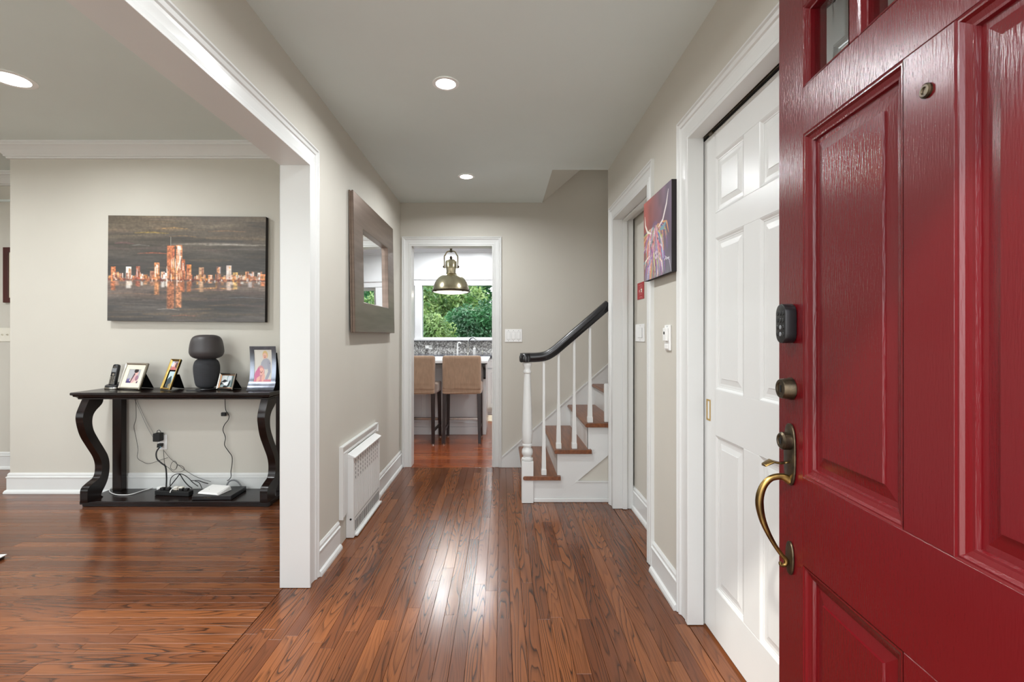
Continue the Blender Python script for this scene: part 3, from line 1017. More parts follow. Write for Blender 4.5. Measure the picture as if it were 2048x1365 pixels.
def six_panel(name, loc, rz, w=0.778, stile=0.118, mull=0.104):
    r = thing(name, None, None, loc, rz, kind='structure')
    p = (w - 2 * stile - mull) / 2
    cs = [(stile, stile + p), (stile + p + mull, w - stile)]
    rs = [(0.205, 0.817), (1.0, 1.60), (1.70, 1.92)]
    mb = MB(); mb.box(0, stile, 0, 0.035, 0.012, 2.026); mb.box(w - stile, w, 0, 0.035, 0.012, 2.026)
    for z0, z1 in ((0.012, 0.205), (0.817, 1.0), (1.60, 1.70), (1.92, 2.026)): mb.box(stile, w - stile, 0, 0.035, z0, z1)
    for z0, z1 in rs: mb.box(cs[0][1], cs[1][0], 0, 0.035, z0, z1)
    obj('door_leaf', mb, M['trim'], r, bevel=0.001, seg=1)
    for x0, x1 in cs:
        for z0, z1 in rs:
            mb = MB(); panel_rings(mb, x0, x1, z0, z1, WP, 0.032); obj('panel', mb, M['trim'], r)
    return r


d2 = six_panel('door_2', (0.85, 2.006, 0), -R90)
mb = MB(); mb.rings(0.040, 0.075, 0.866, 0.952, [(0, -0.002), (0.006, -0.002), (0.007, 0.004)], lambda x, z, d: (x, d, z)); mb.rings(0.040, 0.075, 0.866, 0.952, [(0, -0.0004), (0, -0.002)], lambda x, z, d: (x, d, z)); mb.f.pop()
obj('finger_pull', mb, M['brasspull'], d2, label='brass recessed finger pull')
d3 = six_panel('door_3', (0.808, 1.276, 0), -R90, w=0.77)
mb = MB(); mb.box(0.845, 0.899, 0.502, 1.9995, 2.030, 2.0495)
struct('trim_16', mb, M['dark'])
mb = MB(); mb.box(0.841, 0.846, 0.52, 1.975, 2.033, 2.045); mb.box(0.841, 0.855, 1.90, 1.93, 2.024, 2.034)
struct('trim_17', mb, M['bronze'], bevel=0.001)

# ------------------------------------------------------------------ recessed lights
def downlight(x, y, z, label, r=0.048, power=None, lit=True):
    t = thing('recessed_light', label, 'ceiling light', (x, y, z), group='recessed ceiling lights')
    mb = MB(); mb.lathe([(r, -0.001), (r, -0.004), (r * 1.22, -0.005), (r * 1.34, -0.003), (r * 1.34, -0.0005)], 36, cap=False)
    obj('trim_ring', mb, M['whiteplastic'], t, smooth=True)
    mb = MB(); mb.lathe([(0.001, -0.0025), (r, -0.0025), (r, -0.001)], 36, cap=False)
    obj('lens', mb, M['lens'], t)
    if power:
        a = area('downlight', (0, 0, -0.012), r * 1.9, r * 1.9, power, shape='DISK', color=(0.95, 0.98, 1.0), spread=165)
        a.parent = t
    return t


downlight(-0.27, 2.30, ZH, 'lit recessed light in the hall ceiling, nearer of two', power=DOWNLIGHT_W)
downlight(-0.27, 3.645, ZH, 'lit recessed light in the hall ceiling, farther of two', power=DOWNLIGHT_W)
for (x, y) in ((-0.27, 0.955),):
    downlight(x, y, ZH, 'lit recessed light in hall ceiling just inside the front door', power=DOWNLIGHT_W)
LL = [(-2.80, 2.713, 'lit recessed light in the living room ceiling at left edge of view'), (-4.6, 2.713, 'recessed light in the living room ceiling, far left back'),
      (-2.80, 1.2, 'recessed light in the living room ceiling near the front window'), (-4.6, 1.2, 'recessed light in the living room ceiling, far left front')]
for x, y, lb in LL: downlight(x, y, ZL, lb, r=0.085, power=DOWNLIGHT_W * 1.3)
for x, y, lb in ((-2.0, 5.2, 'recessed light in the kitchen ceiling left of pendant'), (0.9, 5.2, 'recessed light in the kitchen ceiling right of pendant'),
                 (-0.93, 7.15, 'unseen recessed light added in the kitchen ceiling for floor glare, left of two'), (-0.36, 7.15, 'unseen recessed light added in the kitchen ceiling for floor glare, right of two')):  # last two are unseen, placed so their reflections glare on the hall floor
    downlight(x, y, ZL + 0.01, lb, r=0.075, power=DOWNLIGHT_W * 1.7)

# ------------------------------------------------------------------ prints and paintings (flat art)
class Art:
    def __init__(s, W, H, bg):
        s.W, s.H = W, H
        s.a = np.ones((H, W, 3)) * (np.array(bg) / 255.0)
        s.u, s.v = np.meshgrid((np.arange(W) + 0.5) / W, (np.arange(H) + 0.5) / H)
        s.asp = W / H

    def mixm(s, m, c, al=1.0):
        m = np.clip(m, 0, 1)[..., None] * al
        s.a = s.a * (1 - m) + (np.array(c) / 255.0) * m

    def rect(s, u0, u1, v0, v1, c, al=1.0, soft=0.004):
        m = np.clip((s.u - u0) / soft + 0.5, 0, 1) * np.clip((u1 - s.u) / soft + 0.5, 0, 1) * np.clip((s.v - v0) / soft + 0.5, 0, 1) * np.clip((v1 - s.v) / soft + 0.5, 0, 1)
        s.mixm(m, c, al)

    def ell(s, cu, cv, ru, rv, c, al=1.0, soft=0.15, rot=0.0):
        du, dv = (s.u - cu) * s.asp, s.v - cv
        ca, sa = math.cos(rot), math.sin(rot)
        x, y = du * ca + dv * sa, -du * sa + dv * ca
        d = np.sqrt((x / (ru * s.asp)) ** 2 + (y / rv) ** 2)
        s.mixm((1 - d) / soft + 0.5, c, al)

    def line(s, pts, w, c, al=1.0, taper=True, soft=False):
        pts = [np.array(p, float) for p in pts]
        best = np.full(s.u.shape, 1e9)
        n = len(pts) - 1
        for i in range(n):
            p, q = pts[i], pts[i + 1]
            d = np.array([(q[0] - p[0]) * s.asp, q[1] - p[1]]); L2 = max(d @ d, 1e-9)
            t = np.clip(((s.u - p[0]) * s.asp * d[0] + (s.v - p[1]) * d[1]) / L2, 0, 1)
            x = (s.u - p[0]) * s.asp - t * d[0]; y = s.v - p[1] - t * d[1]
            g = (i + t) / n
            ww = w * (0.35 + 0.65 * np.sin(np.pi * np.clip(g, 0.02, 0.98)) if taper else 1.0)
            best = np.minimum(best, np.sqrt(x * x + y * y) / ww)
        if soft: s.mixm(np.exp(-(best * 1.1) ** 2) * (0.8 + s.noise(60, 90, 0.6, int(w * 9000))), c, al)
        else: s.mixm((1 - best) / 0.3 + 0.2, c, al)

    def noise(s, su, sv, amp, seed):
        r = np.random.RandomState(seed)
        h, w = max(int(sv), 2), max(int(su), 2)
        g = r.rand(h + 1, w + 1)
        x, y = s.u * w, s.v * h
        xi, yi = np.minimum(x.astype(int), w - 1), np.minimum(y.astype(int), h - 1)
        fx, fy = x - xi, y - yi
        fx, fy = fx * fx * (3 - 2 * fx), fy * fy * (3 - 2 * fy)
        n = (g[yi, xi] * (1 - fx) + g[yi, xi + 1] * fx) * (1 - fy) + (g[yi + 1, xi] * (1 - fx) + g[yi + 1, xi + 1] * fx) * fy
        return (n - 0.5) * amp

    def mesh(s, name, w, h, fn, parent, label=None):
        """fn(x, z) with x 0..w, z 0..h -> local xyz"""
        W, H = s.W, s.H
        vs = [fn(w * i / W, h * (1 - j / H)) for j in range(H + 1) for i in range(W + 1)]
        fs = [(j * (W + 1) + i, (j + 1) * (W + 1) + i, (j + 1) * (W + 1) + i + 1, j * (W + 1) + i + 1) for j in range(H) for i in range(W)]
        me = bpy.data.meshes.new(name); me.from_pydata(vs, [], fs)
        a = np.clip(s.a, 0, 1)
        lin = np.where(a <= 0.04045, a / 12.92, ((a + 0.055) / 1.055) ** 2.4).reshape(-1, 3)
        cc = np.ones((W * H, 4, 4), dtype=np.float32)
        cc[:, :, :3] = lin[:, None, :]
        at = me.color_attributes.new('ink', 'FLOAT_COLOR', 'CORNER')
        at.data.foreach_set('color', cc.ravel())
        me.materials.append(M['print'])
        o = bpy.data.objects.new(name, me); COL.objects.link(o); o.parent = parent
        if label: o['label'] = label
        return o


# skyline painting
R = random.Random(3)
A = Art(300, 198, (98, 86, 70))
g = A.v
A.mixm(np.clip((g - 0.05) / 0.4, 0, 1), (66, 62, 58))
A.mixm(np.clip((g - 0.57) / 0.05, 0, 1) * np.clip(1 - (g - 0.62) / 0.3, 0, 1), (122, 104, 95), 0.8)
A.mixm(np.clip((g - 0.7) / 0.25, 0, 1), (76, 71, 68), 0.8)
for (su, sv, am, sd) in ((4, 22, 0.13, 1), (11, 90, 0.10, 2), (3, 9, 0.16, 5), (40, 120, 0.06, 8)):
    A.a = A.a * (1 + A.noise(su, sv, am * 2, sd)[..., None])
for k in range(70):
    u, v = R.random(), R.choice((R.uniform(0.02, 0.56), R.uniform(0.64, 0.98)))
    L = R.uniform(0.06, 0.22)
    A.line([(u - L, v + R.uniform(-.01, .01)), (u, v), (u + L, v + R.uniform(-.012, .012))], R.uniform(0.008, 0.026), R.choice([(112, 96, 74), (58, 56, 56), (92, 80, 66), (70, 70, 72), (128, 104, 78), (50, 48, 47), (104, 84, 78)]), 0.5, soft=True)
for (u, v, L, w, c, al) in ((0.27, 0.16, 0.09, 0.012, (170, 140, 60), .9), (0.42, 0.115, 0.07, 0.009, (190, 140, 70), .8), (0.75, 0.14, 0.1, 0.008, (190, 130, 80), .7),
                            (0.7, 0.265, 0.26, 0.022, (160, 150, 138), .85), (0.78, 0.27, 0.14, 0.012, (196, 190, 180), .8), (0.9, 0.31, 0.12, 0.02, (120, 112, 104), .8),
                            (0.29, 0.355, 0.09, 0.010, (200, 104, 74), .9), (0.1, 0.26, 0.05, 0.014, (130, 80, 84), .7), (0.2, 0.28, 0.05, 0.008, (150, 150, 145), .7),
                            (0.47, 0.19, 0.07, 0.014, (150, 110, 66), .6), (0.68, 0.685, 0.11, 0.016, (214, 150, 90), .9), (0.55, 0.70, 0.2, 0.016, (160, 112, 92), .6),
                            (0.38, 0.885, 0.06, 0.008, (190, 184, 176), .8), (0.49, 0.945, 0.08, 0.006, (160, 90, 70), .8), (0.13, 0.74, 0.14, 0.012, (150, 112, 88), .6),
                            (0.86, 0.77, 0.1, 0.008, (120, 130, 134), .7), (0.25, 0.46, 0.2, 0.02, (84, 70, 66), .5)):
    A.line([(u - L * 1.15, v + 0.004), (u, v - 0.004), (u + L * 1.25, v + 0.006)], w * 0.62, c, al * 0.85, soft=True)
BC = [(196, 124, 78), (176, 104, 66), (214, 150, 106), (224, 204, 188), (150, 82, 60), (230, 226, 220), (206, 140, 70), (120, 74, 58), (168, 120, 96)]


def bld(u0, u1, vt, c=None, refl=None, n=3):
    c = c or R.choice(BC)
    A.rect(u0, u1, vt, 0.605, c)
    for _ in range(n + int((u1 - u0) * 60)):
        cc = R.choice(BC); a0 = R.uniform(u0, u1 - (u1 - u0) * 0.3); v0 = R.uniform(vt, 0.57)
        A.rect(a0, min(a0 + (u1 - u0) * R.uniform(.2, .5), u1), v0, min(v0 + R.uniform(0.02, (0.6 - vt) * 0.6 + 0.02), 0.602), cc, 0.8)
    rr = refl if refl is not None else (0.605 - vt) * R.uniform(0.5, 0.75)
    A.rect(u0 + 0.002, u1 - 0.002, 0.62, 0.62 + rr, c, 0.75, soft=0.012)


x = 0.002
while x < 0.995:
    w = R.uniform(0.012, 0.03)
    if R.random() < 0.86: bld(x, min(x + w, 1.0), 0.605 - R.uniform(0.02, 0.085), refl=R.uniform(0.0, 0.06))
    x += w * R.uniform(0.8, 1.15)
for (u0, u1, vt, c, rf) in ((0.02, 0.05, 0.485, (190, 110, 70), 0.09), (0.115, 0.15, 0.485, (226, 222, 214), 0.07), (0.18, 0.205, 0.48, (150, 80, 62), 0.05),
                            (0.295, 0.328, 0.445, (206, 134, 84), 0.13), (0.375, 0.425, 0.28, (184, 110, 72), 0.26), (0.43, 0.472, 0.275, (214, 140, 96), 0.25),
                            (0.46, 0.49, 0.41, (170, 96, 60), 0.1), (0.50, 0.53, 0.46, (180, 104, 62), 0.1), (0.578, 0.61, 0.485, (190, 150, 116), 0.1),
                            (0.688, 0.72, 0.475, (104, 80, 74), 0.08), (0.752, 0.785, 0.465, (216, 196, 186), 0.08), (0.795, 0.825, 0.53, (220, 180, 110), 0.07),
                            (0.84, 0.865, 0.565, (228, 226, 220), 0.02), (0.89, 0.918, 0.54, (206, 196, 196), 0.05), (0.97, 1.0, 0.545, (224, 130, 80), 0.04)):
    bld(u0, u1, vt, c, rf, 4)
A.rect(0.44, 0.462, 0.285, 0.32, (236, 226, 220), 0.9)
A.rect(0.4235, 0.4315, 0.285, 0.44, (58, 50, 46), 1.0, 0.003)
A.line([(0.3985, 0.2), (0.3985, 0.285)], 0.004, (150, 150, 140), 0.9, False)
A.rect(0.0, 1.0, 0.598, 0.612, (110, 56, 42), 0.65)
for k in range(90):
    u = R.random(); A.rect(u, u + R.uniform(0.004, 0.014), 0.585 + R.uniform(0, .03), 0.61 + R.uniform(0, .02), R.choice(BC + [(90, 30, 30)]), 0.7)

sat = np.clip((A.a.max(2) - A.a.min(2)) * 3.0, 0, 1)
A.a = A.a * (1 + (A.noise(110, 60, 0.5, 31) + A.noise(60, 110, 0.4, 32)) * sat)[..., None]
for k in range(26):
    u = R.choice((0.385, 0.4, 0.44, 0.455, 0.41, 0.47)) + R.uniform(-.012, .012); v = R.uniform(0.3, 0.56)
    A.line([(u, v), (u + R.uniform(-.006, .006), v + R.uniform(0.03, 0.12))], 0.007, R.choice([(232, 190, 150), (150, 84, 54), (206, 134, 88), (96, 60, 46), (236, 222, 210)]), .7)
cz0, cz1, cx0, cx1 = 1.320, 2.122, -2.995, -1.796
pt = thing('wall_painting', 'wide canvas painting of an orange skyline over dark water above the console table', 'painting', ((cx0 + cx1) / 2, 3.613, (cz0 + cz1) / 2))
w, h = cx1 - cx0, cz1 - cz0
A.mesh('painted_front', w, h, lambda x, z: (x - w / 2, 0, z - h / 2), pt)
mb = MB(); mb.box(-w / 2, w / 2, 0.0006, 0.039, -h / 2, h / 2)
obj('canvas_edge', mb, M['canvasedge'], pt)
pt.rotation_euler = (0, math.radians(0.55), 0)

# colourful horned animal canvas, a plain generic stand-in
R = random.Random(11)
A = Art(150, 150, (120, 62, 58))
A.mixm(np.clip((A.u - 0.2) * 1.4, 0, 1), (96, 74, 100)); A.mixm(np.clip((A.v - 0.4) * 1.6, 0, 1), (104, 104, 112))
A.mixm(np.clip(0.75 - A.u * 1.5 - A.v * 0.5, 0, 1), (176, 74, 60))
A.a = A.a * (1 + A.noise(8, 8, 0.25, 4)[..., None])
CC = [(120, 88, 160), (214, 150, 90), (206, 196, 214), (90, 130, 180), (196, 96, 110), (232, 220, 200), (70, 60, 90), (170, 180, 90), (200, 120, 160), (92, 160, 168)]
A.ell(0.44, 0.56, 0.17, 0.24, (110, 80, 110)); A.ell(0.46, 0.72, 0.11, 0.13, (180, 150, 160)); A.ell(0.40, 0.95, 0.33, 0.22, (130, 120, 140), .8)
for k in range(260):
    u = R.gauss(0.43, 0.19); v = R.uniform(0.40, 0.86); L = R.uniform(0.08, 0.26)
    sgn = (u - 0.44)
    A.line([(0.44 + sgn * 0.55, max(v - L * .5, .38)), (u, v), (u + sgn * 0.15 + R.uniform(-.02, .02), v + L)], R.uniform(0.006, 0.015), R.choice(CC), 0.95)
A.ell(0.49, 0.735, 0.07, 0.05, (196, 176, 190)); A.ell(0.46, 0.735, 0.012, 0.016, (60, 50, 70)); A.ell(0.525, 0.73, 0.012, 0.016, (60, 50, 70))
A.ell(0.37, 0.56, 0.014, 0.016, (30, 26, 36)); A.ell(0.54, 0.55, 0.014, 0.016, (30, 26, 36))
A.line([(0.30, 0.44), (0.16, 0.40), (0.07, 0.30), (0.05, 0.18)], 0.02, (226, 220, 210)); A.line([(0.58, 0.42), (0.72, 0.37), (0.84, 0.22), (0.90, 0.08)], 0.02, (226, 218, 214))
A.line([(0.25, 0.46), (0.12, 0.52), (0.06, 0.62)], 0.03, (150, 110, 140)); A.line([(0.62, 0.46), (0.74, 0.46), (0.82, 0.42)], 0.03, (110, 150, 160))
A.line([(0.78, 0.84), (0.82, 0.82), (0.84, 0.845), (0.88, 0.83), (0.93, 0.835)], 0.006, (220, 220, 220), .9, False)
cv = thing('wall_painting', 'small square canvas of a colourful long-haired horned animal beside the closet', 'painting', (0.768, 2.285, 1.698))
A.mesh('painted_front', 0.405, 0.405, lambda x, z: (-0.0225, 0.2025 - x, z - 0.2025), cv)
mb = MB(); mb.box(-0.022, 0.0, -0.2025, 0.2025, -0.2025, 0.2025)
obj('canvas_edge', mb, M['canvasedge'], cv)

# ------------------------------------------------------------------ mirror
mi = thing('wall_mirror', 'rectangular mirror in a wide brushed metal frame on the left hall wall', 'mirror', (XL, 3.41, 1.665))
mw, mh, b = 1.06, 0.866, 0.197
mb = MB(); mb.sweep2d([(-mw / 2, -mh / 2), (mw / 2, -mh / 2), (mw / 2, mh / 2), (-mw / 2, mh / 2)],
                      [(0, 0.001), (0, 0.010), (0.004, 0.012), (0.004, 0.018), (0, 0.020), (0, 0.026), (0.004, 0.029), (b - 0.004, 0.029), (b, 0.027), (b, 0.001)],
                      lambda a, c, v: (v, a, c), closed=True)
obj('frame', mb, M['pewter'], mi)
mb = MB(); mb.box(0.0008, 0.0035, -mw / 2 + b - 0.004, mw / 2 - b + 0.004, -mh / 2 + b - 0.004, mh / 2 - b + 0.004)
obj('mirror_pane', mb, M['mirror'], mi)
mi.rotation_euler = (0, math.radians(-0.9), 0)
mi.location.x += 0.008

# ------------------------------------------------------------------ radiator cover
rd = thing('radiator_cover', 'white metal convector heater cover low on the left hall wall', 'radiator', (XL, 3.14, 0))
XO, YO = XL, 3.14
fx = 0.045


def perf(mb, ys, zs, hole, x, dx):
    for i in range(len(ys) - 1):
        for j in range(len(zs) - 1):
            if hole(i, j): continue
            a, b, c, d = ys[i], ys[i + 1], zs[j], zs[j + 1]
            mb.add([(x, a, c), (x, b, c), (x, b, d), (x, a, d)], [(0, 1, 2, 3)])
            for (p, q, r, s, on) in ((a, c, a, d, i > 0 and hole(i - 1, j)), (b, c, b, d, i < len(ys) - 2 and hole(i + 1, j)), (a, c, b, c, j > 0 and hole(i, j - 1)), (a, d, b, d, j < len(zs) - 2 and hole(i, j + 1))):
                if on: mb.add([(x, p, q), (x, r, s), (x - dx, r, s), (x - dx, p, q)], [(0, 1, 2, 3)])


y0, y1 = -0.30, 0.30
ys = [y0]; n = 11; p = (y1 - y0 - 0.05) / n
for k in range(n): ys += [y0 + 0.04 + p * k, y0 + 0.04 + p * k + 0.011]
ys.append(y1)
zs = [0.115]; q = 0.026
for k in range(5): zs += [0.345 + q * k, 0.345 + q * k + 0.017]
zs.append(0.485)
mb = MB(); perf(mb, ys, zs, lambda i, j: i % 2 == 1 and j % 2 == 1 and j > 0, fx, 0.0008)
obj('front_panel', mb, M['trim'], rd, fixn=False)
for k in range(22):
    yy = y0 + 0.03 + k * 0.0255
    mb = MB(); mb.box(fx, fx + 0.0012, yy, yy + 0.006, 0.125, 0.335)
    obj('flute', mb, M['trim'], rd)
ys = [y0 + 0.02]; n = 23; p = (y1 - y0 - 0.04) / n
for k in range(n): ys += [y0 + 0.026 + p * k, y0 + 0.026 + p * k + 0.014]
ys.append(y1 - 0.005)
mb = MB(); perf(mb, ys, [0.018, 0.034, 0.098, 0.115], lambda i, j: i % 2 == 1 and j == 1, fx + 0.002, 0.0008)
mb.box(fx + 0.002, fx + 0.02, y0 + 0.02, y1 - 0.005, 0.008, 0.018)
obj('lower_grille', mb, M['trim'], rd, fixn=False)
mb = MB(); mb.box(0.002, fx - 0.001, y0 + 0.023, y1 - 0.005, 0.03, 0.47)  # dark block close behind the slots stands in for the shade inside
mb.box(fx, fx + 0.0015, y0 + 0.024, y1 - 0.008, 0.03, 0.112)
obj('slot_shade_block', mb, M['dark'], rd)
for p_, q_ in ((y0 - 0.004, y0 + 0.022), (y1 - 0.004, y1 + 0.004)):
    mb = MB(); mb.box(0.001, fx + 0.002, p_, q_, 0.003, 0.486)
    obj('side_panel', mb, M['trim'], rd, bevel=0.003)
mb = MB(); mb.prism([(0.001, 0.507), (0.012, 0.507), (fx + 0.014, 0.487), (fx + 0.014, 0.480), (0.001, 0.480)], lambda u, v, w: (u, w, v), y0 - 0.006, y1 + 0.006)
obj('sloped_lid', mb, M['trim'], rd, bevel=0.002)
mb = MB(); mb.lathe([(0.006, 0), (0.006, 0.004), (0.003, 0.004)], 12, m=Matrix.Translation((0.03, y0 - 0.004, 0.115)) @ Matrix.Rotation(R90, 4, 'X'))
obj('screw', mb, M['dark'], rd)
mb = MB(); mb.sweep2d([(-0.365, 0.156), (-0.365, 0.515), (0.303, 0.515), (0.303, 0.51)], [(0, 0), (0, 0.012), (0.012, 0.016), (0.02, 0.012), (0.044, 0.014), (0.05, 0.024), (0.058, 0.024), (0.058, 0)],
                      lambda a, c, v: (v + 0.0005, a, c))
mb.box(0.0005, 0.013, -0.367, y0 - 0.007, 0.156, 0.52)
obj('wood_surround', mb, M['trim'], rd)

# ------------------------------------------------------------------ switches and small wall fittings
def plate(name, w, h, mats, rockers, label, cat, loc, rz, wide=1.0, m=None):
    t = thing(name, label, cat, loc, rz)
    mb = MB(); mb.box(-w / 2, w / 2, -0.006, -0.0005, -h / 2, h / 2)
    obj('wall_plate', mb, m or M['whiteplastic'], t, bevel=0.002)
    for x in rockers:
        mb = MB(); mb.box(x - 0.0165 * wide, x + 0.0165 * wide, -0.0063, -0.006, -0.0335, 0.0335); obj('rocker_slot', mb, M['grey'], t)
        mb = MB(); mb.box(x - 0.0155 * wide, x + 0.0155 * wide, -0.0095, -0.0062, -0.0325, 0.0325); obj('rocker', mb, M['whiteplastic'], t, bevel=0.0012)
        for z in (-0.047, 0.047):
            mb = MB(); mb.lathe([(0.003, 0), (0.003, 0.0008)], 8, m=Matrix.Translation((x, -0.006, z)) @ Matrix.Rotation(R90, 4, 'X')); obj('screw', mb, M['grey'], t)
    return t


plate('light_switch', 0.158, 0.118, None, (-0.047, 0, 0.047), 'white switch plate with three rockers beside the kitchen doorway', 'light switch', (0.1105, YE, 1.2115), 0)
plate('light_switch', 0.205, 0.118, None, (0.01,), 'single white rocker switch plate seen through the narrow side doorway', 'light switch', (0.932, 3.185, 1.231), -R90, wide=3.0)
t = plate('light_switch', 0.118, 0.124, None, (), 'cream toggle switch plate at the far left, below the red-brown frame', 'light switch', ((12 - CX) * 4.31 / F - 0.001, 4.31, 1.22), 0, m=M['creamplastic'])
for x in (-0.023, 0.023):
    mb = MB(); mb.prism([(-0.006, -0.008), (-0.02, 0.004), (-0.02, 0.009), (-0.006, 0.006)], lambda u, v, w: (w, u, v), x - 0.005, x + 0.005); obj('toggle', mb, M['creamplastic'], t)
card = thing('notice_card', 'small red card with white print on the wall seen through the side doorway', 'notice', (0.932, 3.175, 1.512), -R90)
A = Art(34, 44, (160, 26, 30))
for v, a, b_ in ((0.14, .2, .7), (0.22, .35, .8), (0.30, .3, .75), (0.62, .25, .8), (0.70, .3, .7), (0.84, .3, .7), (0.90, .25, .8)): A.rect(a, b_, v, v + 0.02, (214, 180, 180), .8, 0.02)
A.rect(0.28, 0.34, 0.42, 0.56, (240, 230, 230), 1); A.rect(0.52, 0.72, 0.38, 0.58, (238, 236, 220), 1); A.rect(0.56, 0.66, 0.46, 0.54, (60, 60, 60), .8)
A.mesh('printed_face', 0.15, 0.112, lambda x, z: (x - 0.075, -0.0025, z - 0.056), card)
mb = MB(); mb.box(-0.075, 0.075, -0.002, -0.0005, -0.056, 0.056); obj('card_back', mb, M['redcard'], card)
wc = thing('wall_sensor', 'slim white control box with a black dot on the wall beside the closet', 'wall control', (XR, 2.226, 1.2035), -R90)
mb = MB(); mb.box(-0.035, 0.035, -0.010, -0.0005, -0.06, 0.06); obj('back_plate', mb, M['whiteplastic'], wc, bevel=0.003)
mb = MB(); mb.box(-0.024, 0.022, -0.022, -0.0102, -0.016, 0.046); obj('cover', mb, M['whiteplastic'], wc, bevel=0.003)
mb = MB(); mb.lathe([(0.0075, 0), (0.0075, 0.001)], 16, m=Matrix.Translation((-0.004, -0.022, 0.022)) @ Matrix.Rotation(R90, 4, 'X')); obj('black_dot', mb, M['dark'], wc)
mb = MB(); mb.lathe([(0.003, 0), (0.003, 0.001)], 10, m=Matrix.Translation((0.004, -0.010, 0.053)) @ Matrix.Rotation(R90, 4, 'X')); obj('screw', mb, M['grey'], wc)
mb = MB(); mb.box(-0.02, 0.02, -0.016, -0.0102, -0.052, -0.03); obj('lower_catch', mb, M['whiteplastic'], wc, bevel=0.002)
# red-brown frame at far left
fr = thing('picture_frame', 'red-brown wooden frame half hidden behind the corner at the far left', 'picture frame', (-4.22, 4.285, 1.76))
mb = MB(); mb.sweep2d([(-0.28, -0.25), (0.28, -0.25), (0.28, 0.25), (-0.28, 0.25)], [(0, -0.024), (0, 0.0), (0.045, 0.0), (0.045, -0.024)], lambda a, c, v: (a, -v, c), closed=True)
obj('frame_border', mb, M['redwood'], fr, bevel=0.002)
mb = MB(); mb.box(-0.236, 0.236, 0.012, 0.02, -0.206, 0.206); obj('picture_sheet', mb, M['matboard'], fr)
mb = MB(); mb.box(-0.08, 0.08, -0.05, 0.05, 0.0, 0.004)
ld = thing('floor_tray', 'corner of a thin white board with dark underside lying at the far left floor', 'tray', (-2.775, 2.53, 0.0012), 0.15)
mb = MB(); mb.box(-0.10, 0.075, -0.06, 0.05, 0.0, 0.012); obj('dark_base', mb, M['black'], ld, bevel=0.002)
mb = MB(); mb.box(-0.105, 0.082, -0.064, 0.055, 0.0122, 0.0182); obj('white_top', mb, M['whiteplastic'], ld, bevel=0.002)

# ------------------------------------------------------------------ console table
TZ = 0.815
ct = thing('console_table', 'dark espresso console table with S-curved legs against the living room wall', 'console table', (-2.3, 3.49, 0))


def T(mb, ox=-2.3, oy=3.49, oz=0.0):
    mb.v = [(x - ox, y - oy, z - oz) for x, y, z in mb.v]
    return mb


TX0, TX1, TY0, TY1 = -3.005, -1.612, 3.305, 3.636
mb = MB()
mb.sweep2d([(TX0, TY1), (TX0, TY0), (TX1, TY0), (TX1, TY1)], [(0, TZ - 0.016), (-0.0, TZ - 0.004), (0.004, TZ), (0.17, TZ), (0.17, TZ - 0.05), (0.03, TZ - 0.05), (0.03, TZ - 0.041), (0.022, TZ - 0.034), (0.012, TZ - 0.030), (0.010, TZ - 0.022), (0.003, TZ - 0.019)],
           lambda a, b, v: (a, b, v))
mb2 = MB(); mb2.box(TX0 + 0.16, TX1 - 0.16, TY0 + 0.16, TY1, TZ - 0.05, TZ)
mb.add(mb2.v, mb2.f)
mb2 = MB()
obj('table_top', T(mb), M['darkwood'], ct)
BX0, BX1, BY0, BY1 = -2.978, -1.632, 3.351, 3.632
mb = MB(); mb.box(BX0, BX1, BY0, BY1, 0.018, 0.042); mb.box(BX0 + 0.012, BX1 - 0.012, BY0 + 0.008, BY1 - 0.002, 0.001, 0.018)
obj('base_shelf', T(mb), M['darkwood'], ct, bevel=0.003)
front = [(3.335, .768), (3.309, .721), (3.283, .659), (3.288, .597), (3.316, .510), (3.369, .421), (3.418, .341), (3.439, .272), (3.431, .205), (3.402, .178), (3.352, .162), (3.322, .138), (3.314, .100), (3.318, .043)]
back = [(3.427, .043), (3.440, .080), (3.474, .126), (3.498, .182), (3.506, .256), (3.494, .323), (3.462, .384), (3.408, .471), (3.365, .553), (3.359, .627), (3.383, .674), (3.434, .713), (3.450, .74), (3.450, .768)]


def dense(p): return [(q.x, q.y) for q in cr([(a, b, 0) for a, b in p], 4)]


FR, BK = dense(front), dense(back)


def at_z(c, z, last):
    for (a, b), (p, q) in zip(c, c[1:]):
        if min(b, q) <= z <= max(b, q) and abs(q - b) > 1e-9: return a + (p - a) * (z - b) / (q - b)
    return last


for x0, x1 in ((-2.944, -2.892), (-1.688, -1.636)):
    zz = [0.0425 + (0.7645 - 0.0425) * k / 46 for k in range(47)]
    vs, fs = [], []
    for z in zz:
        f_, b_ = max(at_z(FR, z, 3.32), 3.317 if z < 0.3 else 3.2), at_z(BK, z, 3.45)
        vs += [(x0, f_, z), (x1, f_, z), (x1, b_, z), (x0, b_, z)]
    for i in range(46):
        for k in range(4): fs.append((i * 4 + k, i * 4 + (k + 1) % 4, i * 4 + 4 + (k + 1) % 4, i * 4 + 4 + k))
    fs += [(0, 1, 2, 3), (184, 185, 186, 187)]
    mb = MB(); mb.add(vs, fs)
    o = obj('leg', T(mb), M['darkwood'], ct, smooth=True, label='S-curved front leg')
for x0, x1 in ((-2.93, -2.862), (-1.70, -1.645)):
    mb = MB(); mb.box(x0, x1, 3.575, 3.628, 0.0425, 0.7645)
    obj('leg', T(mb), M['darkwood'], ct, bevel=0.003)

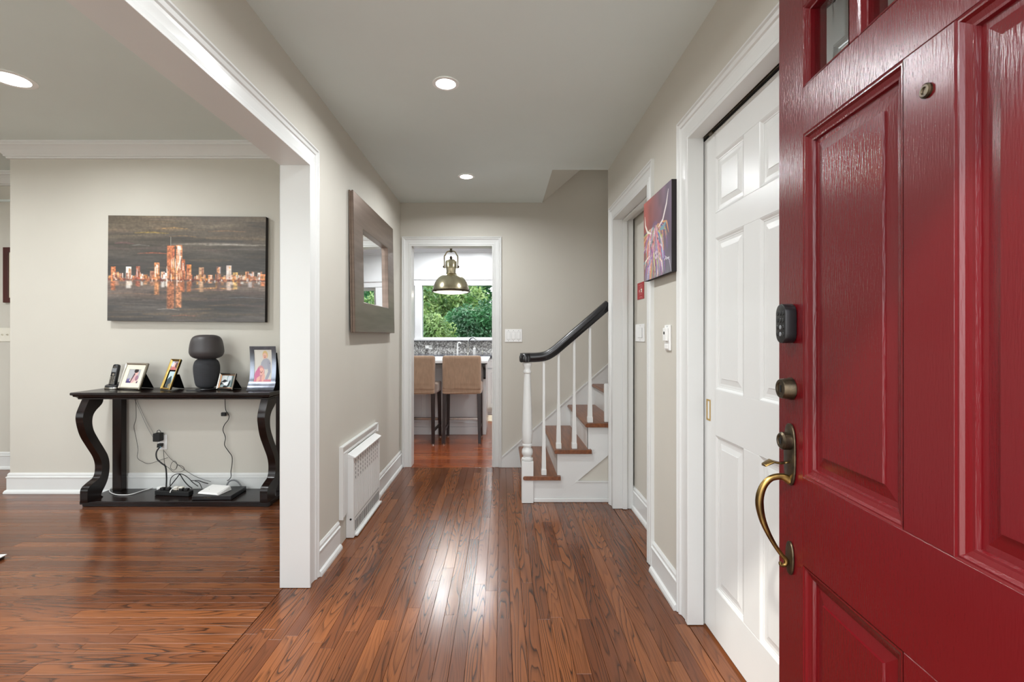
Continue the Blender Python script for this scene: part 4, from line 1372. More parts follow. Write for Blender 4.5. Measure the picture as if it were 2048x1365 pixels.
# ------------------------------------------------------------------ speaker lamp
KL = 0.9
sp = thing('table_lamp', 'charcoal mushroom-shaped table lamp with a ribbed body', 'lamp', (-2.166, 3.49, TZ + 0.0006))
b_ = -TZ - 0.0006
mb = MB(); mb.lathe([(0.066, 0.0), (0.072, 0.004), (0.072, 0.008), (0.068, 0.012), (0.03, 0.013)], 40); mb.box(-0.10, 0.0, -0.075, 0.0, 0.0, 0.004)
obj('base_disc', mb, M['black'], sp, smooth=True)
pr = [(0.05, 0.832), (0.07, 0.842), (0.082, 0.868), (0.0925, 0.94), (0.0945, 0.98), (0.0905, 1.005), (0.080, 1.028), (0.060, 1.044)]
pr = [(q.x, q.y) for q in cr([(a, z, 0) for a, z in pr], 8)]
pr = [(KL * a + (0.0008 if i % 2 else 0), z + b_) for i, (a, z) in enumerate(pr)]
mb = MB(); mb.lathe([(0.04, 0.013)] + pr, 48)
obj('ribbed_body', mb, M['charcoal2'], sp, smooth=True)
pr = [(0.03, 1.042), (0.075, 1.044), (0.108, 1.060), (0.122, 1.082), (0.1245, 1.105), (0.1185, 1.15), (0.108, 1.185), (0.09, 1.206), (0.055, 1.217), (0.001, 1.219)]
pr = [(max(q.x * KL, 0.0005), q.y + b_) for q in cr([(a, z, 0) for a, z in pr], 5)]
mb = MB(); mb.lathe(pr, 48); obj('lamp_shade', mb, M['charcoal'], sp, smooth=True)

# ------------------------------------------------------------------ cordless phone
ph = thing('cordless_phone', 'black cordless phone standing in its charging cradle on the console table', 'phone', (-2.905, 3.565, TZ + 0.0006), -0.1)
mb = MB(); mb.prism(oval(0.115, 0.10, 28, 3), lambda u, v, w: (u, v, w), 0.0, 0.012); obj('cradle_foot', mb, M['silver'], ph, bevel=0.003, smooth=True)
mb = MB(); mb.prism(oval(0.108, 0.094, 28, 3), lambda u, v, w: (u, v, w + 0.25 * v), 0.0165, 0.034); obj('cradle', mb, M['black'], ph, bevel=0.005, smooth=True)
LM = Matrix.Translation((-0.004, -0.012, 0.02)) @ Matrix.Rotation(math.radians(-14), 4, 'X')
mb = MB(); mb.prism([(-0.022, 0), (0.022, 0), (0.025, 0.02), (0.0235, 0.12), (0.021, 0.155), (0.012, 0.164), (-0.012, 0.164), (-0.021, 0.155), (-0.0235, 0.12), (-0.025, 0.02)], lambda u, v, w: (u, w, v), -0.013, 0.013, m=LM)
hsn = obj('handset', mb, M['black'], ph, bevel=0.004, smooth=True)
mb = MB(); mb.box(-0.017, 0.017, -0.0145, -0.0125, 0.103, 0.133, m=LM); obj('screen', mb, M['grey'], hsn)
mb = MB(); mb.lathe([(0.009, 0), (0.009, 0.002)], 14, m=LM @ Matrix.Translation((0, -0.0125, 0.084)) @ Matrix.Rotation(R90, 4, 'X')); obj('navigation_key', mb, M['silver'], hsn)
mb = MB(); mb.box(-0.012, 0.012, -0.0142, -0.0125, 0.140, 0.144, m=LM); obj('maker_badge', mb, M['silver'], hsn)
for i in range(5):
    for j in (-1, 0, 1):
        mb = MB(); mb.box(j * 0.0145 - 0.005, j * 0.0145 + 0.005, -0.0148, -0.0125, 0.016 + i * 0.0115, 0.0225 + i * 0.0115, m=LM); obj('key_button', mb, M['silver'], hsn)

# ------------------------------------------------------------------ photo frames
def photo_frame(label, loc, yaw, lean, w, h, bw, mats, arts, matw=0.0, th=0.014, ez=0.6, eh=0.62, reach=0.085):
    t = thing('photo_frame', label, 'photo frame', loc, math.radians(yaw))
    L = Matrix.Translation((0, 0, 0.002)) @ Matrix.Rotation(-math.radians(lean), 4, 'X')
    mb = MB(); mb.sweep2d([(-w / 2, 0), (w / 2, 0), (w / 2, h), (-w / 2, h)], [(0, 0), (0, -th * 0.7), (bw * 0.25, -th), (bw * 0.6, -th * 0.85), (bw, -th * 0.6), (bw, 0)],
                          lambda a, c, v: (a, v, c), closed=True, m=L)
    obj('frame_border', mb, mats[0], t)
    if matw:
        mb = MB(); mb.sweep2d([(-w / 2 + bw, bw), (w / 2 - bw, bw), (w / 2 - bw, h - bw), (-w / 2 + bw, h - bw)], [(0, 0), (0, -th * 0.5), (matw, -th * 0.35), (matw, 0)], lambda a, c, v: (a, v, c), closed=True, m=L)
        obj('mount', mb, mats[1], t)
    for (A, x0, z0, pw, phh, nm) in arts:
        A.mesh(nm, pw, phh, lambda x, z: tuple(L @ Vector((x0 + x, -0.002, z0 + z))), t)
    mb = MB(); mb.box(-w / 2 + 0.003, w / 2 - 0.003, 0.0003, 0.006, 0.003, h - 0.003, m=L); obj('backing', mb, M['velvet'], t)
    top = L @ Vector((0, 0.007, h * eh)); foot = Vector((0, top.y + reach, 0.0015)); e = w * ez / 2
    f1 = foot + Vector((0, 0.006, 0))
    low_ = L @ Vector((0, 0.007, h * 0.12))
    mb = MB(); mb.hexa([(-e, top.y, top.z), (e, top.y, top.z), (e, low_.y, low_.z), (-e, low_.y, low_.z)],
                       [(-e, top.y + 0.03, top.z + 0.002), (e, top.y + 0.03, top.z + 0.002), (e, f1.y, 0.0015), (-e, f1.y, 0.0015)])
    obj('easel_back', mb, M['velvet'], t, bevel=0.002)
    return t


A1 = Art(44, 44, (170, 170, 174))
A1.rect(0, 1, .68, 1, (96, 88, 130), 1, .1); A1.ell(.62, .95, .42, .42, (222, 200, 186)); A1.line([(.35, .9), (.52, .6), (.56, .3)], .12, (70, 44, 58)); A1.line([(.42, .95), (.62, .62), (.62, .4)], .14, (204, 166, 166))
A1.ell(.66, .32, .12, .14, (226, 170, 160)); A1.ell(.60, .2, .17, .12, (40, 30, 34)); A1.ell(.78, .62, .12, .16, (150, 110, 130)); A1.ell(.2, .9, .2, .1, (70, 60, 110)); A1.ell(.95, .9, .12, .12, (90, 60, 90))
P0 = lambda px, py, Y: (P(px, py, Y).x, Y, TZ + 0.0006)
photo_frame('silver frame with a cream mat and a couple photo, beside the phone', P0(259, 779, 3.475), -17, 18.6, 0.215, 0.20, 0.016, (M['silver'], M['matboard']), [(A1, -0.062, 0.038, 0.124, 0.128, 'photo_print')], matw=0.032, ez=0.55)
A2 = Art(30, 30, (150, 140, 150)); A2.ell(.4, .5, .25, .3, (230, 180, 170)); A2.ell(.75, .5, .2, .35, (96, 70, 70)); A2.ell(.45, .95, .4, .3, (190, 110, 106)); A2.ell(.15, .3, .2, .3, (200, 210, 230))
A3 = Art(26, 60, (186, 206, 210)); A3.rect(0, 1, .55, 1, (130, 140, 120), 1, .2); A3.line([(.55, .35), (.4, .6), (.35, .98)], .2, (52, 66, 74), 1, True); A3.ell(.6, .4, .14, .08, (40, 80, 90)); A3.ell(.8, .85, .3, .12, (150, 130, 90)); A3.ell(.2, .95, .2, .1, (60, 60, 60))
photo_frame('narrow gold frame holding two photos, standing left of the lamp', P0(332, 782, 3.455), -25, 20, 0.112, 0.232, 0.011, (M['gold'], M['gold']), [(A2, -0.043, 0.150, 0.086, 0.068, 'upper_photo'), (A3, -0.028, 0.016, 0.06, 0.122, 'lower_photo')], matw=0.005, ez=0.6, eh=0.5, reach=0.06)
A4 = Art(40, 36, (150, 168, 168)); A4.rect(.0, .45, 0, .5, (222, 226, 226), 1, .05); A4.line([(.0, .75), (.3, .5), (.55, .55)], .16, (24, 26, 30)); A4.ell(.55, .72, .26, .22, (226, 230, 232)); A4.ell(.68, .25, .16, .26, (200, 204, 210)); A4.line([(.75, .4), (.7, .8), (.5, 1)], .1, (30, 44, 46)); A4.rect(.85, 1, 0, 1, (70, 86, 84), .9, .05); A4.line([(.1, .6), (.5, .7)], .07, (236, 236, 236)); A4.ell(.4, .95, .15, .12, (20, 24, 24))
photo_frame('small copper-edged frame with a black-and-white photo, right of the lamp', P0(450.5, 781, 3.46), -17, 16, 0.146, 0.122, 0.011, (M['silver'], M['copper']), [(A4, -0.055, 0.017, 0.11, 0.088, 'photo_print')], matw=0.006, ez=0.62, eh=0.6, reach=0.075)
# tall curved metal frame
A5 = Art(44, 78, (214, 210, 202))
A5.ell(.62, .17, .15, .13, (214, 186, 130)); A5.ell(.60, .21, .12, .10, (232, 184, 164)); A5.ell(.66, .45, .26, .17, (168, 170, 182)); A5.line([(.8, .4), (.86, .7), (.72, .9)], .05, (160, 162, 176), 1, False)
A5.line([(.46, .42), (.4, .6)], .05, (168, 170, 182), 1, False); A5.ell(.36, .72, .22, .22, (204, 146, 150)); A5.ell(.40, .68, .14, .11, (236, 180, 166)); A5.line([(.1, .95), (.25, .6)], .09, (206, 110, 150)); A5.rect(.0, 1, .93, 1, (212, 120, 134), .9, .04)
A5.line([(.5, .98), (.55, .76)], .06, (232, 176, 160)); A5.line([(.2, .98), (.3, .85)], .06, (232, 176, 160)); A5.ell(.57, .2, .018, .012, (50, 40, 40)); A5.ell(.65, .2, .018, .012, (50, 40, 40)); A5.ell(.60, .245, .03, .012, (150, 70, 70))
A5.ell(.35, .675, .02, .012, (50, 40, 40)); A5.ell(.45, .675, .02, .012, (50, 40, 40)); A5.line([(.36, .72), (.44, .72)], .01, (150, 70, 70), 1, False); A5.ell(.86, .43, .02, .012, (60, 80, 50))
tf = thing('photo_frame', 'tall curved pewter frame with a photo of two children by the white jamb', 'photo frame', (P(526, 779, 3.50).x, 3.49, TZ + 0.0006), math.radians(4))
prof_ = [(-0.045, 0.0), (-0.018, 0.028), (0.002, 0.075), (0.012, 0.14), (0.014, 0.20), (0.010, 0.26), (0.002, 0.318)]
pp = [(q.x, q.y) for q in cr([(a, z, 0) for a, z in prof_], 6)]


def sheet(mb, x0, x1, i0, i1, th):
    for i in range(i0, i1):
        (a, z), (b2, z2) = pp[i], pp[i + 1]
        mb.hexa([(x0, a, z), (x1, a, z), (x1, a + th, z), (x0, a + th, z)], [(x0, b2, z2), (x1, b2, z2), (x1, b2 + th, z2), (x0, b2 + th, z2)])


n_ = len(pp) - 1
i0_ = min(i for i, (a, z) in enumerate(pp) if z > 0.05); i1_ = min(i for i, (a, z) in enumerate(pp) if z > 0.288)
mb = MB(); sheet(mb, -0.096, 0.096, 0, i0_, 0.004); sheet(mb, -0.093, -0.062, i0_, i1_, 0.004); sheet(mb, 0.062, 0.093, i0_, i1_, 0.004); sheet(mb, -0.093, 0.093, i1_, n_, 0.004)
obj('curved_front', mb, M['steelblue'], tf, smooth=True)


def curve_y(z):
    for (a, z1), (b2, z2) in zip(pp, pp[1:]):
        if z1 <= z <= z2: return a + (b2 - a) * (z - z1) / (z2 - z1)
    return 0.0


A5.mesh('photo_print', 0.126, pp[i1_][1] - pp[i0_][1] + 0.002, lambda x, z: (x - 0.063, curve_y(z + pp[i0_][1]) + 0.0025, z + pp[i0_][1]), tf)
mb = MB(); mb.box(-0.02, 0.07, -0.0225, -0.0195, 0.040, 0.045)
mb = MB(); mb.prism([(0.014, 0.27), (0.018, 0.27), (0.085, 0.0), (-0.03, 0.0), (-0.012, 0.026), (0.008, 0.075)], lambda u, v, w: (w, u + 0.006, v), -0.03, 0.096)
obj('easel_back', mb, M['velvet'], tf)

# ------------------------------------------------------------------ outlet, cords, router on the base shelf
YW = 3.642
ou = thing('wall_outlet', 'white duplex outlet plate on the wall under the console table', 'outlet', (-2.604, YLB, 0.394))
mb = MB(); mb.box(-0.035, 0.035, -0.006, -0.0005, -0.0575, 0.0575); obj('wall_plate', mb, M['whiteplastic'], ou, bevel=0.002)
for z in (-0.02, 0.02):
    mb = MB(); mb.prism(oval(0.034, 0.028, 20, 3), lambda u, v, w: (u, w, v + z), -0.0085, -0.0062); obj('socket', mb, M['whiteplastic'], ou)
ad = thing('power_adapter', 'black plug-in adapter in the upper socket under the table', 'adapter', (-2.612, 3.6465, 0.420))
mb = MB(); mb.box(-0.029, 0.022, -0.052, -0.003, -0.012, 0.05); obj('adapter_body', mb, M['blacksoft'], ad, bevel=0.004)
mb = MB(); mb.tube([(-0.012, -0.03, 0.05), (-0.008, -0.03, 0.066), (0.004, -0.028, 0.072), (0.013, -0.026, 0.062), (0.016, -0.024, 0.049)], 0.0022, 8); obj('cord_loop', mb, M['blacksoft'], ad, smooth=True)
pg = thing('power_plug', 'black plug with blue tab in the lower socket under the table', 'plug', (-2.606, 3.6455, 0.374))
mb = MB(); mb.prism([(-0.017, 0.014), (0.015, 0.014), (0.012, -0.012), (-0.02, -0.016)], lambda u, v, w: (u, w, v), -0.03, -0.001); obj('plug_body', mb, M['blacksoft'], pg, bevel=0.003)
mb = MB(); mb.box(0.0, 0.014, -0.032, -0.0305, -0.018, -0.006); obj('blue_tab', mb, mat('blue_tab', srgb(120, 190, 220), 0.4), pg)


def cord(label, pts, r, m, cat='cord', name='cable', sub=6, zmin=None):
    q = [P(*p) if not isinstance(p, Vector) else p for p in pts]
    o = q[0].copy()
    mb = MB(); mb.tube([p - o for p in q], r, 7, sub=sub)
    return obj(name, mb, m, smooth=True, label=label, cat=cat, loc=o)


ZB = 0.0425


def B(px, py):           # a point on the base shelf
    Y = (CAMZ - ZB - 0.004) * F / (py - CY)
    p = P(px, py, Y); return Vector((p.x, p.y, ZB + 0.0045))


cord('thick black cord dropping from the lower socket to the power strip', [P(320, 894, 3.60), P(313, 905, 3.58), P(314, 918, 3.57), P(323, 927, 3.57), P(331, 934, 3.57), P(333, 952, 3.57), P(333, 966, 3.56), Vector((P(336, 976, 3.52).x, 3.50, 0.075))], 0.0052, M['blacksoft'])
cord('thin black cord hanging in a wide bend left of the outlet', [P(271, 797, 3.62), P(272, 815, 3.63), P(272, 838, 3.63), P(268, 853, 3.63), P(271, 870, 3.63), P(276, 898, 3.63), P(275, 916, 3.63), P(285, 924, 3.63), P(297, 928, 3.63), P(312, 924, 3.62), P(326, 919, 3.62), P(336, 916, 3.62)], 0.0016, M['blacksoft'])
cord('thin grey cord running straight from table top towards the outlet', [P(268, 797, 3.636), P(278, 818, 3.636), P(292, 850, 3.636), P(304, 872, 3.636), P(313, 883, 3.636)], 0.0013, M['grey'])
cord('second thin grey cord beside the straight one above the outlet', [P(272, 797, 3.64), P(290, 836, 3.641), P(306, 865, 3.641), P(315, 876, 3.641)], 0.0010, M['grey'])
cord('thin black cord slanting from the outlet down to the white router', [P(328, 902, 3.636), P(340, 917, 3.636), P(352, 927, 3.636), P(366, 938, 3.636), P(384, 950, 3.63), P(404, 959, 3.62), P(422, 964, 3.58)], 0.0014, M['blacksoft'])
cord('tangled thin black cord loops below the outlet', [P(327, 900, 3.62), P(328, 916, 3.62), P(330, 930, 3.61), P(338, 937, 3.61), P(346, 944, 3.61), P(358, 945, 3.61), P(368, 941, 3.61), P(366, 934, 3.61), P(356, 931, 3.61), P(353, 937, 3.6), P(347, 941, 3.6), P(341, 936, 3.6), P(344, 926, 3.6), P(350, 923, 3.6), P(354, 930, 3.6), P(352, 939, 3.6)], 0.0016, M['blacksoft'])
cord('black cord arching high over the power strip to the right', [P(340, 972, 3.53), P(342, 957, 3.55), P(352, 949, 3.57), P(364, 949, 3.57), P(376, 956, 3.56), P(386, 966, 3.54), P(396, 973, 3.52)], 0.0028, M['blacksoft'])
cord('thick black cord forming the left slope of the tent over the strip', [P(338, 976, 3.50), P(346, 966, 3.53), P(354, 956, 3.56), P(359, 949, 3.575)], 0.0036, M['blacksoft'])
cord('thick black cord forming the right slope of the tent over the strip', [P(360, 949, 3.58), P(368, 962, 3.56), P(377, 972, 3.53), P(384, 977, 3.50)], 0.0036, M['blacksoft'])
cord('black cord lying in a low hump behind the router', [P(382, 962, 3.60), P(396, 962, 3.605), P(408, 966, 3.60), P(416, 968, 3.575)], 0.003, M['blacksoft'])
cord('black cord curling down between strip and router', [P(390, 963, 3.585), P(398, 966, 3.58), P(402, 973, 3.56), P(404, 978, 3.54)], 0.0024, M['blacksoft'])
wcr = [B(312, 972.5), B(300, 978), B(286, 982), B(262, 989.5), B(246, 990.8), B(230, 989.5), B(219.5, 984), B(222, 977), B(240, 974.5), B(262, 974.4), B(284, 975)]
cord('white cable looping out over the base shelf on the left', wcr, 0.0032, M['whiteplastic'])
cord('short white cord curling over the front of the power strip', [P(356, 975, 3.47), P(348, 977, 3.46), P(342, 981, 3.45), P(340, 986, 3.44)], 0.003, M['whiteplastic'])
ps = thing('power_strip', 'black power strip full of plugs on the base shelf', 'power strip', (P(351, 980, 3.5).x, 3.485, ZB + 0.0006), math.radians(-6))
mb = MB(); mb.box(-0.135, 0.135, -0.024, 0.024, 0.0, 0.034); obj('strip_body', mb, M['blacksoft'], ps, bevel=0.004)
for x in (-0.09, -0.045, 0.06, 0.1):
    mb = MB(); mb.box(x - 0.014, x + 0.014, -0.014, 0.014, 0.0342, 0.052); obj('plug', mb, M['blacksoft'], ps, bevel=0.003)
wa = thing('power_adapter', 'white plug-in adapter at the left end of the power strip', 'adapter', (P(319, 971, 3.5).x, 3.535, ZB + 0.0006), math.radians(-6))
mb = MB(); mb.box(-0.036, 0.034, -0.018, 0.018, 0.0, 0.045); obj('adapter_body', mb, M['whiteplastic'], wa, bevel=0.004)
wb = thing('power_plug', 'pair of white plugs standing in the middle of the power strip', 'plug', (P(358, 974, 3.49).x, 3.488, ZB + 0.0355), math.radians(-6))
for x in (-0.02, 0.02):
    mb = MB(); mb.box(x - 0.016, x + 0.016, -0.014, 0.014, 0.0, 0.026); obj('plug_body', mb, M['creamplastic'], wb, bevel=0.005)
rb = thing('modem_box', 'flat black modem box lying on the base shelf', 'modem', (P(437, 990, 3.46).x, 3.475, ZB + 0.0006), math.radians(2))
mb = MB(); mb.box(-0.14, 0.135, -0.10, 0.115, 0.0, 0.03); obj('case', mb, M['black'], rb, bevel=0.003)
for x in (-0.055, -0.03, -0.015):
    mb = MB(); mb.box(x, x + 0.004, -0.1008, -0.1, 0.017, 0.0195); obj('status_light', mb, M['gold'], rb)
rw = thing('router', 'white wireless router with a sloped top, resting on the black modem box', 'router', (P(434, 975, 3.47).x, 3.46, ZB + 0.0316), math.radians(-12))
mb = MB(); mb.hexa([(-0.095, -0.07, 0), (0.08, -0.07, 0), (0.08, 0.06, 0), (-0.095, 0.06, 0)], [(-0.09, -0.065, 0.014), (0.06, -0.065, 0.014), (0.072, 0.055, 0.034), (-0.085, 0.055, 0.034)])
obj('case', mb, M['whiteplastic'], rw, bevel=0.005)
mb = MB(); mb.lathe([(0.003, 0), (0.003, 0.001)], 10, m=Matrix.Translation((-0.04, -0.02, 0.0222))); obj('status_light', mb, M['silver'], rw)
cord('black cord with clear loop hanging from the table to the router', [P(450, 797, 3.63), P(450.5, 812, 3.63), P(452, 822, 3.63), P(458, 832, 3.63), P(456, 841, 3.63), P(449, 850, 3.63), P(446, 861, 3.63), P(451, 876, 3.63), P(449, 890, 3.63), P(456, 902, 3.63), P(464, 914, 3.63), P(464, 930, 3.63), P(462, 943, 3.62), P(462, 954, 3.61), P(458, 960, 3.59), P(454, 962, 3.58)], 0.0028, M['blacksoft'])
fb = thing('cord_clip', 'small black ferrite block clipped on the hanging cord', 'cord clip', P(447.5, 829, 3.628))
mb = MB(); mb.box(-0.017, 0.017, -0.010, 0.010, -0.014, 0.014); obj('ferrite_block', mb, M['blacksoft'], fb, bevel=0.003)
cc = cord('coil of grey cable standing up behind the modem box', [P(452, 975, 3.585), P(458, 964, 3.60), P(468, 961, 3.605), P(477, 966, 3.60), P(484, 976, 3.595)], 0.006, M['grey'])

# ------------------------------------------------------------------ kitchen
isl = thing('kitchen_island', 'white kitchen island with flat recessed back panels behind the stools', 'kitchen island', (-1.6, 6.2, 0))


def TT(mb, o): mb.v = [(x - o[0], y - o[1], z - o[2]) for x, y, z in mb.v]; return mb


IO = (-1.6, 6.2, 0)
mb = MB(); mb.box(-3.0, -0.19, 5.82, 6.55, 0.001, 0.879); obj('body', TT(mb, IO), M['cabinet'], isl, bevel=0.002)
for x0, x1 in ((-3.0, -1.95), (-1.93, -0.925), (-0.88, -0.235)):
    mb = MB(); mb.rings(x0, x1, 0.10, 0.86, [(0, 0.0), (0, 0.018), (0.05, 0.018), (0.054, 0.008), (0.06, 0.008)], lambda x, z, d: (x, 5.82 - d, z)); obj('back_panel', TT(mb, IO), M['cabinet'], isl)
mb = MB(); mb.box(-3.0, -0.188, 5.80, 5.819, 0.001, 0.095); obj('plinth_board', TT(mb, IO), M['cabinet'], isl, bevel=0.002)
mb = MB(); mb.box(-0.232, -0.188, 5.795, 5.819, 0.001, 0.879); obj('corner_stile', TT(mb, IO), M['cabinet'], isl, bevel=0.002)
it = thing('island_worktop', 'white marble worktop on the kitchen island, its under-edge shadow built as a dark layer', 'worktop', (-1.6, 6.0, 0.8805))
mb = MB(); mb.box(-1.42, 1.445, -0.55, 0.62, 0.012, 0.042); obj('marble_slab', mb, M['marble'], it, bevel=0.003)
mb = MB(); mb.box(-1.40, 1.43, -0.535, 0.60, 0.0, 0.0118); obj('slab_shade_layer', mb, M['black_wood_and_shade'], it)  # dark layer put in for the shadow below the slab
mb = MB(); mb.prism([(5.50 , 0.878), (5.793, 0.878), (5.793, 0.68), (5.775, 0.70), (5.775, 0.80), (5.50, 0.85)], lambda u, v, w: (w, u, v), -0.222, -0.192)
obj('bracket', TT(mb, (-1.6, 6.0, 0.8805)), M['black_wood_and_shade'], it, bevel=0.002)

def make_stool(label):
    s = thing('bar_stool', label, 'bar stool', group='bar stools at the island')
    nx_, nz_ = 26, 22

    def puff(mb, x0, x1, y0, y1, z0, z1, wr, seed, r=0.02):
        """soft box with creases"""
        vs, fs, idx = [], [], {}
        def V(i, j, k):
            key = (i, j, k)
            if key not in idx:
                x, y, z = x0 + (x1 - x0) * i / nx_, y0 + (y1 - y0) * j / 4, z0 + (z1 - z0) * k / nz_
                cx_, cy_, cz_ = min(max(x, x0 + r), x1 - r), min(max(y, y0 + r), y1 - r), min(max(z, z0 + r), z1 - r)
                d = Vector((x - cx_, y - cy_, z - cz_))
                if d.length > r: d = d.normalized() * r
                p = Vector((cx_, cy_, cz_)) + d
                fz = max(0, 1 - (z - z0) / wr) if wr else 0
                n = mnoise.noise(Vector((x * 3.5 + seed, y * 3, z * 55))) * 0.009 * fz + mnoise.noise(Vector((x * 8, seed, z * 8))) * 0.003
                p.y += n * (-1 if y < (y0 + y1) / 2 else 1)
                p.x += mnoise.noise(Vector((seed, y * 5, z * 30))) * 0.005 * fz
                idx[key] = len(vs); vs.append(tuple(p))
            return idx[key]
        for i in range(nx_):
            for k in range(nz_):
                for j in (0, 4): fs.append((V(i, j, k), V(i + 1, j, k), V(i + 1, j, k + 1), V(i, j, k + 1)))
            for j in range(4):
                for k in (0, nz_): fs.append((V(i, j, k), V(i + 1, j, k), V(i + 1, j + 1, k), V(i, j + 1, k)))
        for j in range(4):
            for k in range(nz_):
                for i in (0, nx_): fs.append((V(i, j, k), V(i, j + 1, k), V(i, j + 1, k + 1), V(i, j, k + 1)))
        mb.add(vs, fs)
    mb = MB(); puff(mb, -0.216, 0.216, -0.235, -0.165, 0.60, 0.988, 0.10, 1.3, 0.026); obj('backrest', mb, M['fabric'], s, smooth=True)
    mb = MB(); puff(mb, -0.222, 0.222, -0.228, 0.22, 0.55, 0.675, 0.14, 4.1, 0.03); obj('seat', mb, M['fabric'], s, smooth=True)
    for x in (-1, 1):
        for y, yb in ((-0.20, -0.225), (0.18, 0.20)):
            a, b2 = 0.021, 0.016
            xc, xb = x * 0.192, x * 0.20
            mb = MB(); mb.hexa([(xb - b2, yb - b2, 0.012), (xb + b2, yb - b2, 0.012), (xb + b2, yb + b2, 0.012), (xb - b2, yb + b2, 0.012)],
                               [(xc - a, y - a, 0.575), (xc + a, y - a, 0.575), (xc + a, y + a, 0.575), (xc - a, y + a, 0.575)])
            lg = obj('leg', mb, M['leg'], s, bevel=0.002)
            mb = MB(); mb.lathe([(0.014, 0.001), (0.0145, 0.0115)], 12, (xb, yb, 0)); obj('foot_glide', mb, M['chrome'], lg)
        mb = MB(); mb.box(x * 0.198 - 0.009, x * 0.198 + 0.009, -0.205, 0.178, 0.135, 0.165); obj('side_stretcher', mb, M['leg'], s, bevel=0.002)
    mb = MB(); mb.box(-0.183, 0.183, 0.178, 0.198, 0.200, 0.232); fr_ = obj('footrest', mb, M['leg'], s, bevel=0.002)
    mb = MB(); mb.box(-0.176, 0.176, 0.172, 0.1775, 0.203, 0.229); obj('kick_plate', mb, M['chrome'], fr_, bevel=0.001)
    return s


s0 = make_stool('brown slipcovered bar stool seen whole through the kitchen doorway, right of two')
s0.location = (-0.4435, 5.505, 0)
s1 = dup(s0, (-0.945, 5.50, 0), math.radians(-3), 'brown slipcovered bar stool partly cut off by the left door casing')

# pendant
pn = thing('pendant_light', 'brass dome pendant lamp hanging over the kitchen island', 'pendant light', (-0.648, 6.1, 0))
dome = [(0.232, 1.790), (0.226, 1.83), (0.208, 1.885), (0.178, 1.935), (0.135, 1.972), (0.088, 1.992), (0.072, 1.996)]
dome = [(q.x, q.y) for q in cr([(a, z, 0) for a, z in dome], 6)]
mb = MB(); mb.lathe(dome + [(a - 0.004, z - 0.003) for a, z in reversed(dome)], 48, cap=False); obj('dome_shade', mb, M['champagne'], pn, smooth=True)
mb = MB(); mb.lathe([(0.232, 1.768), (0.246, 1.770), (0.248, 1.782), (0.240, 1.794), (0.231, 1.792)], 48, cap=False); obj('rim_band', mb, M['bronze'], pn, smooth=True)
mb = MB(); mb.lathe([(0.001, 1.742), (0.08, 1.745), (0.16, 1.753), (0.215, 1.765), (0.231, 1.776), (0.228, 1.782), (0.001, 1.776)], 40, cap=False); obj('glass_diffuser', mb, M['lensoff'], pn, smooth=True)
for k in range(4):
    a = R90 * k + 0.75
    mb = MB(); mb.box(0.235, 0.262, -0.011, 0.011, 1.764, 1.786, m=Matrix.Rotation(a, 4, 'Z')); obj('rim_clip', mb, M['bronze'], pn, bevel=0.002)
mb = MB(); mb.lathe([(0.074, 1.997), (0.078, 2.004), (0.062, 2.008), (0.062, 2.05), (0.066, 2.074), (0.073, 2.078), (0.073, 2.158), (0.066, 2.17), (0.05, 2.182), (0.03, 2.19), (0.012, 2.195)], 36)
obj('neck', mb, M['champagne'], pn, smooth=True)
mb = MB(); mb.lathe([(0.075, 1.990), (0.075, 1.998)], 36); obj('collar', mb, M['bronze'], pn)
for s_x in (-1, 1):
    mb = MB(); mb.tube([(s_x * 0.084, 0, 2.075), (s_x * 0.086, 0, 2.14), (s_x * 0.086, 0, 2.225), (s_x * 0.072, 0, 2.25), (s_x * 0.052, 0, 2.285), (s_x * 0.02, 0, 2.297)], 0.0085, 8, sub=4); obj('yoke_arm', mb, M['champagne'], pn, smooth=True)
    mb = MB(); mb.lathe([(0.014, 0), (0.016, 0.008), (0.008, 0.018)], 14, m=Matrix.Translation((s_x * 0.088, 0, 2.095)) @ Matrix.Rotation(s_x * R90, 4, 'Y')); obj('thumb_screw', mb, M['bronze'], pn, smooth=True)
mb = MB(); mb.lathe([(0.010, 2.28), (0.024, 2.288), (0.024, 2.30), (0.014, 2.306), (0.016, 2.33), (0.01, 2.336)], 16); obj('swivel', mb, M['bronze'], pn, smooth=True)
mb = MB(); mb.lathe([(0.008, 2.196), (0.02, 2.204), (0.014, 2.222), (0.006, 2.232)], 12); obj('finial', mb, M['bronze'], pn, smooth=True)
mb = MB(); mb.lathe([(0.0022, 2.334), (0.0022, ZL + 0.008)], 8); obj('suspension_cord', mb, M['grey'], pn)
mb = MB(); mb.lathe([(0.06, ZL - 0.015), (0.06, ZL + 0.0095)], 24); obj('ceiling_rose', mb, M['champagne'], pn)
area('pendant_lamp', (0, 0, 1.735), 0.3, 0.3, 3.5, shape='DISK', color=(1, 0.92, 0.8)).parent = pn

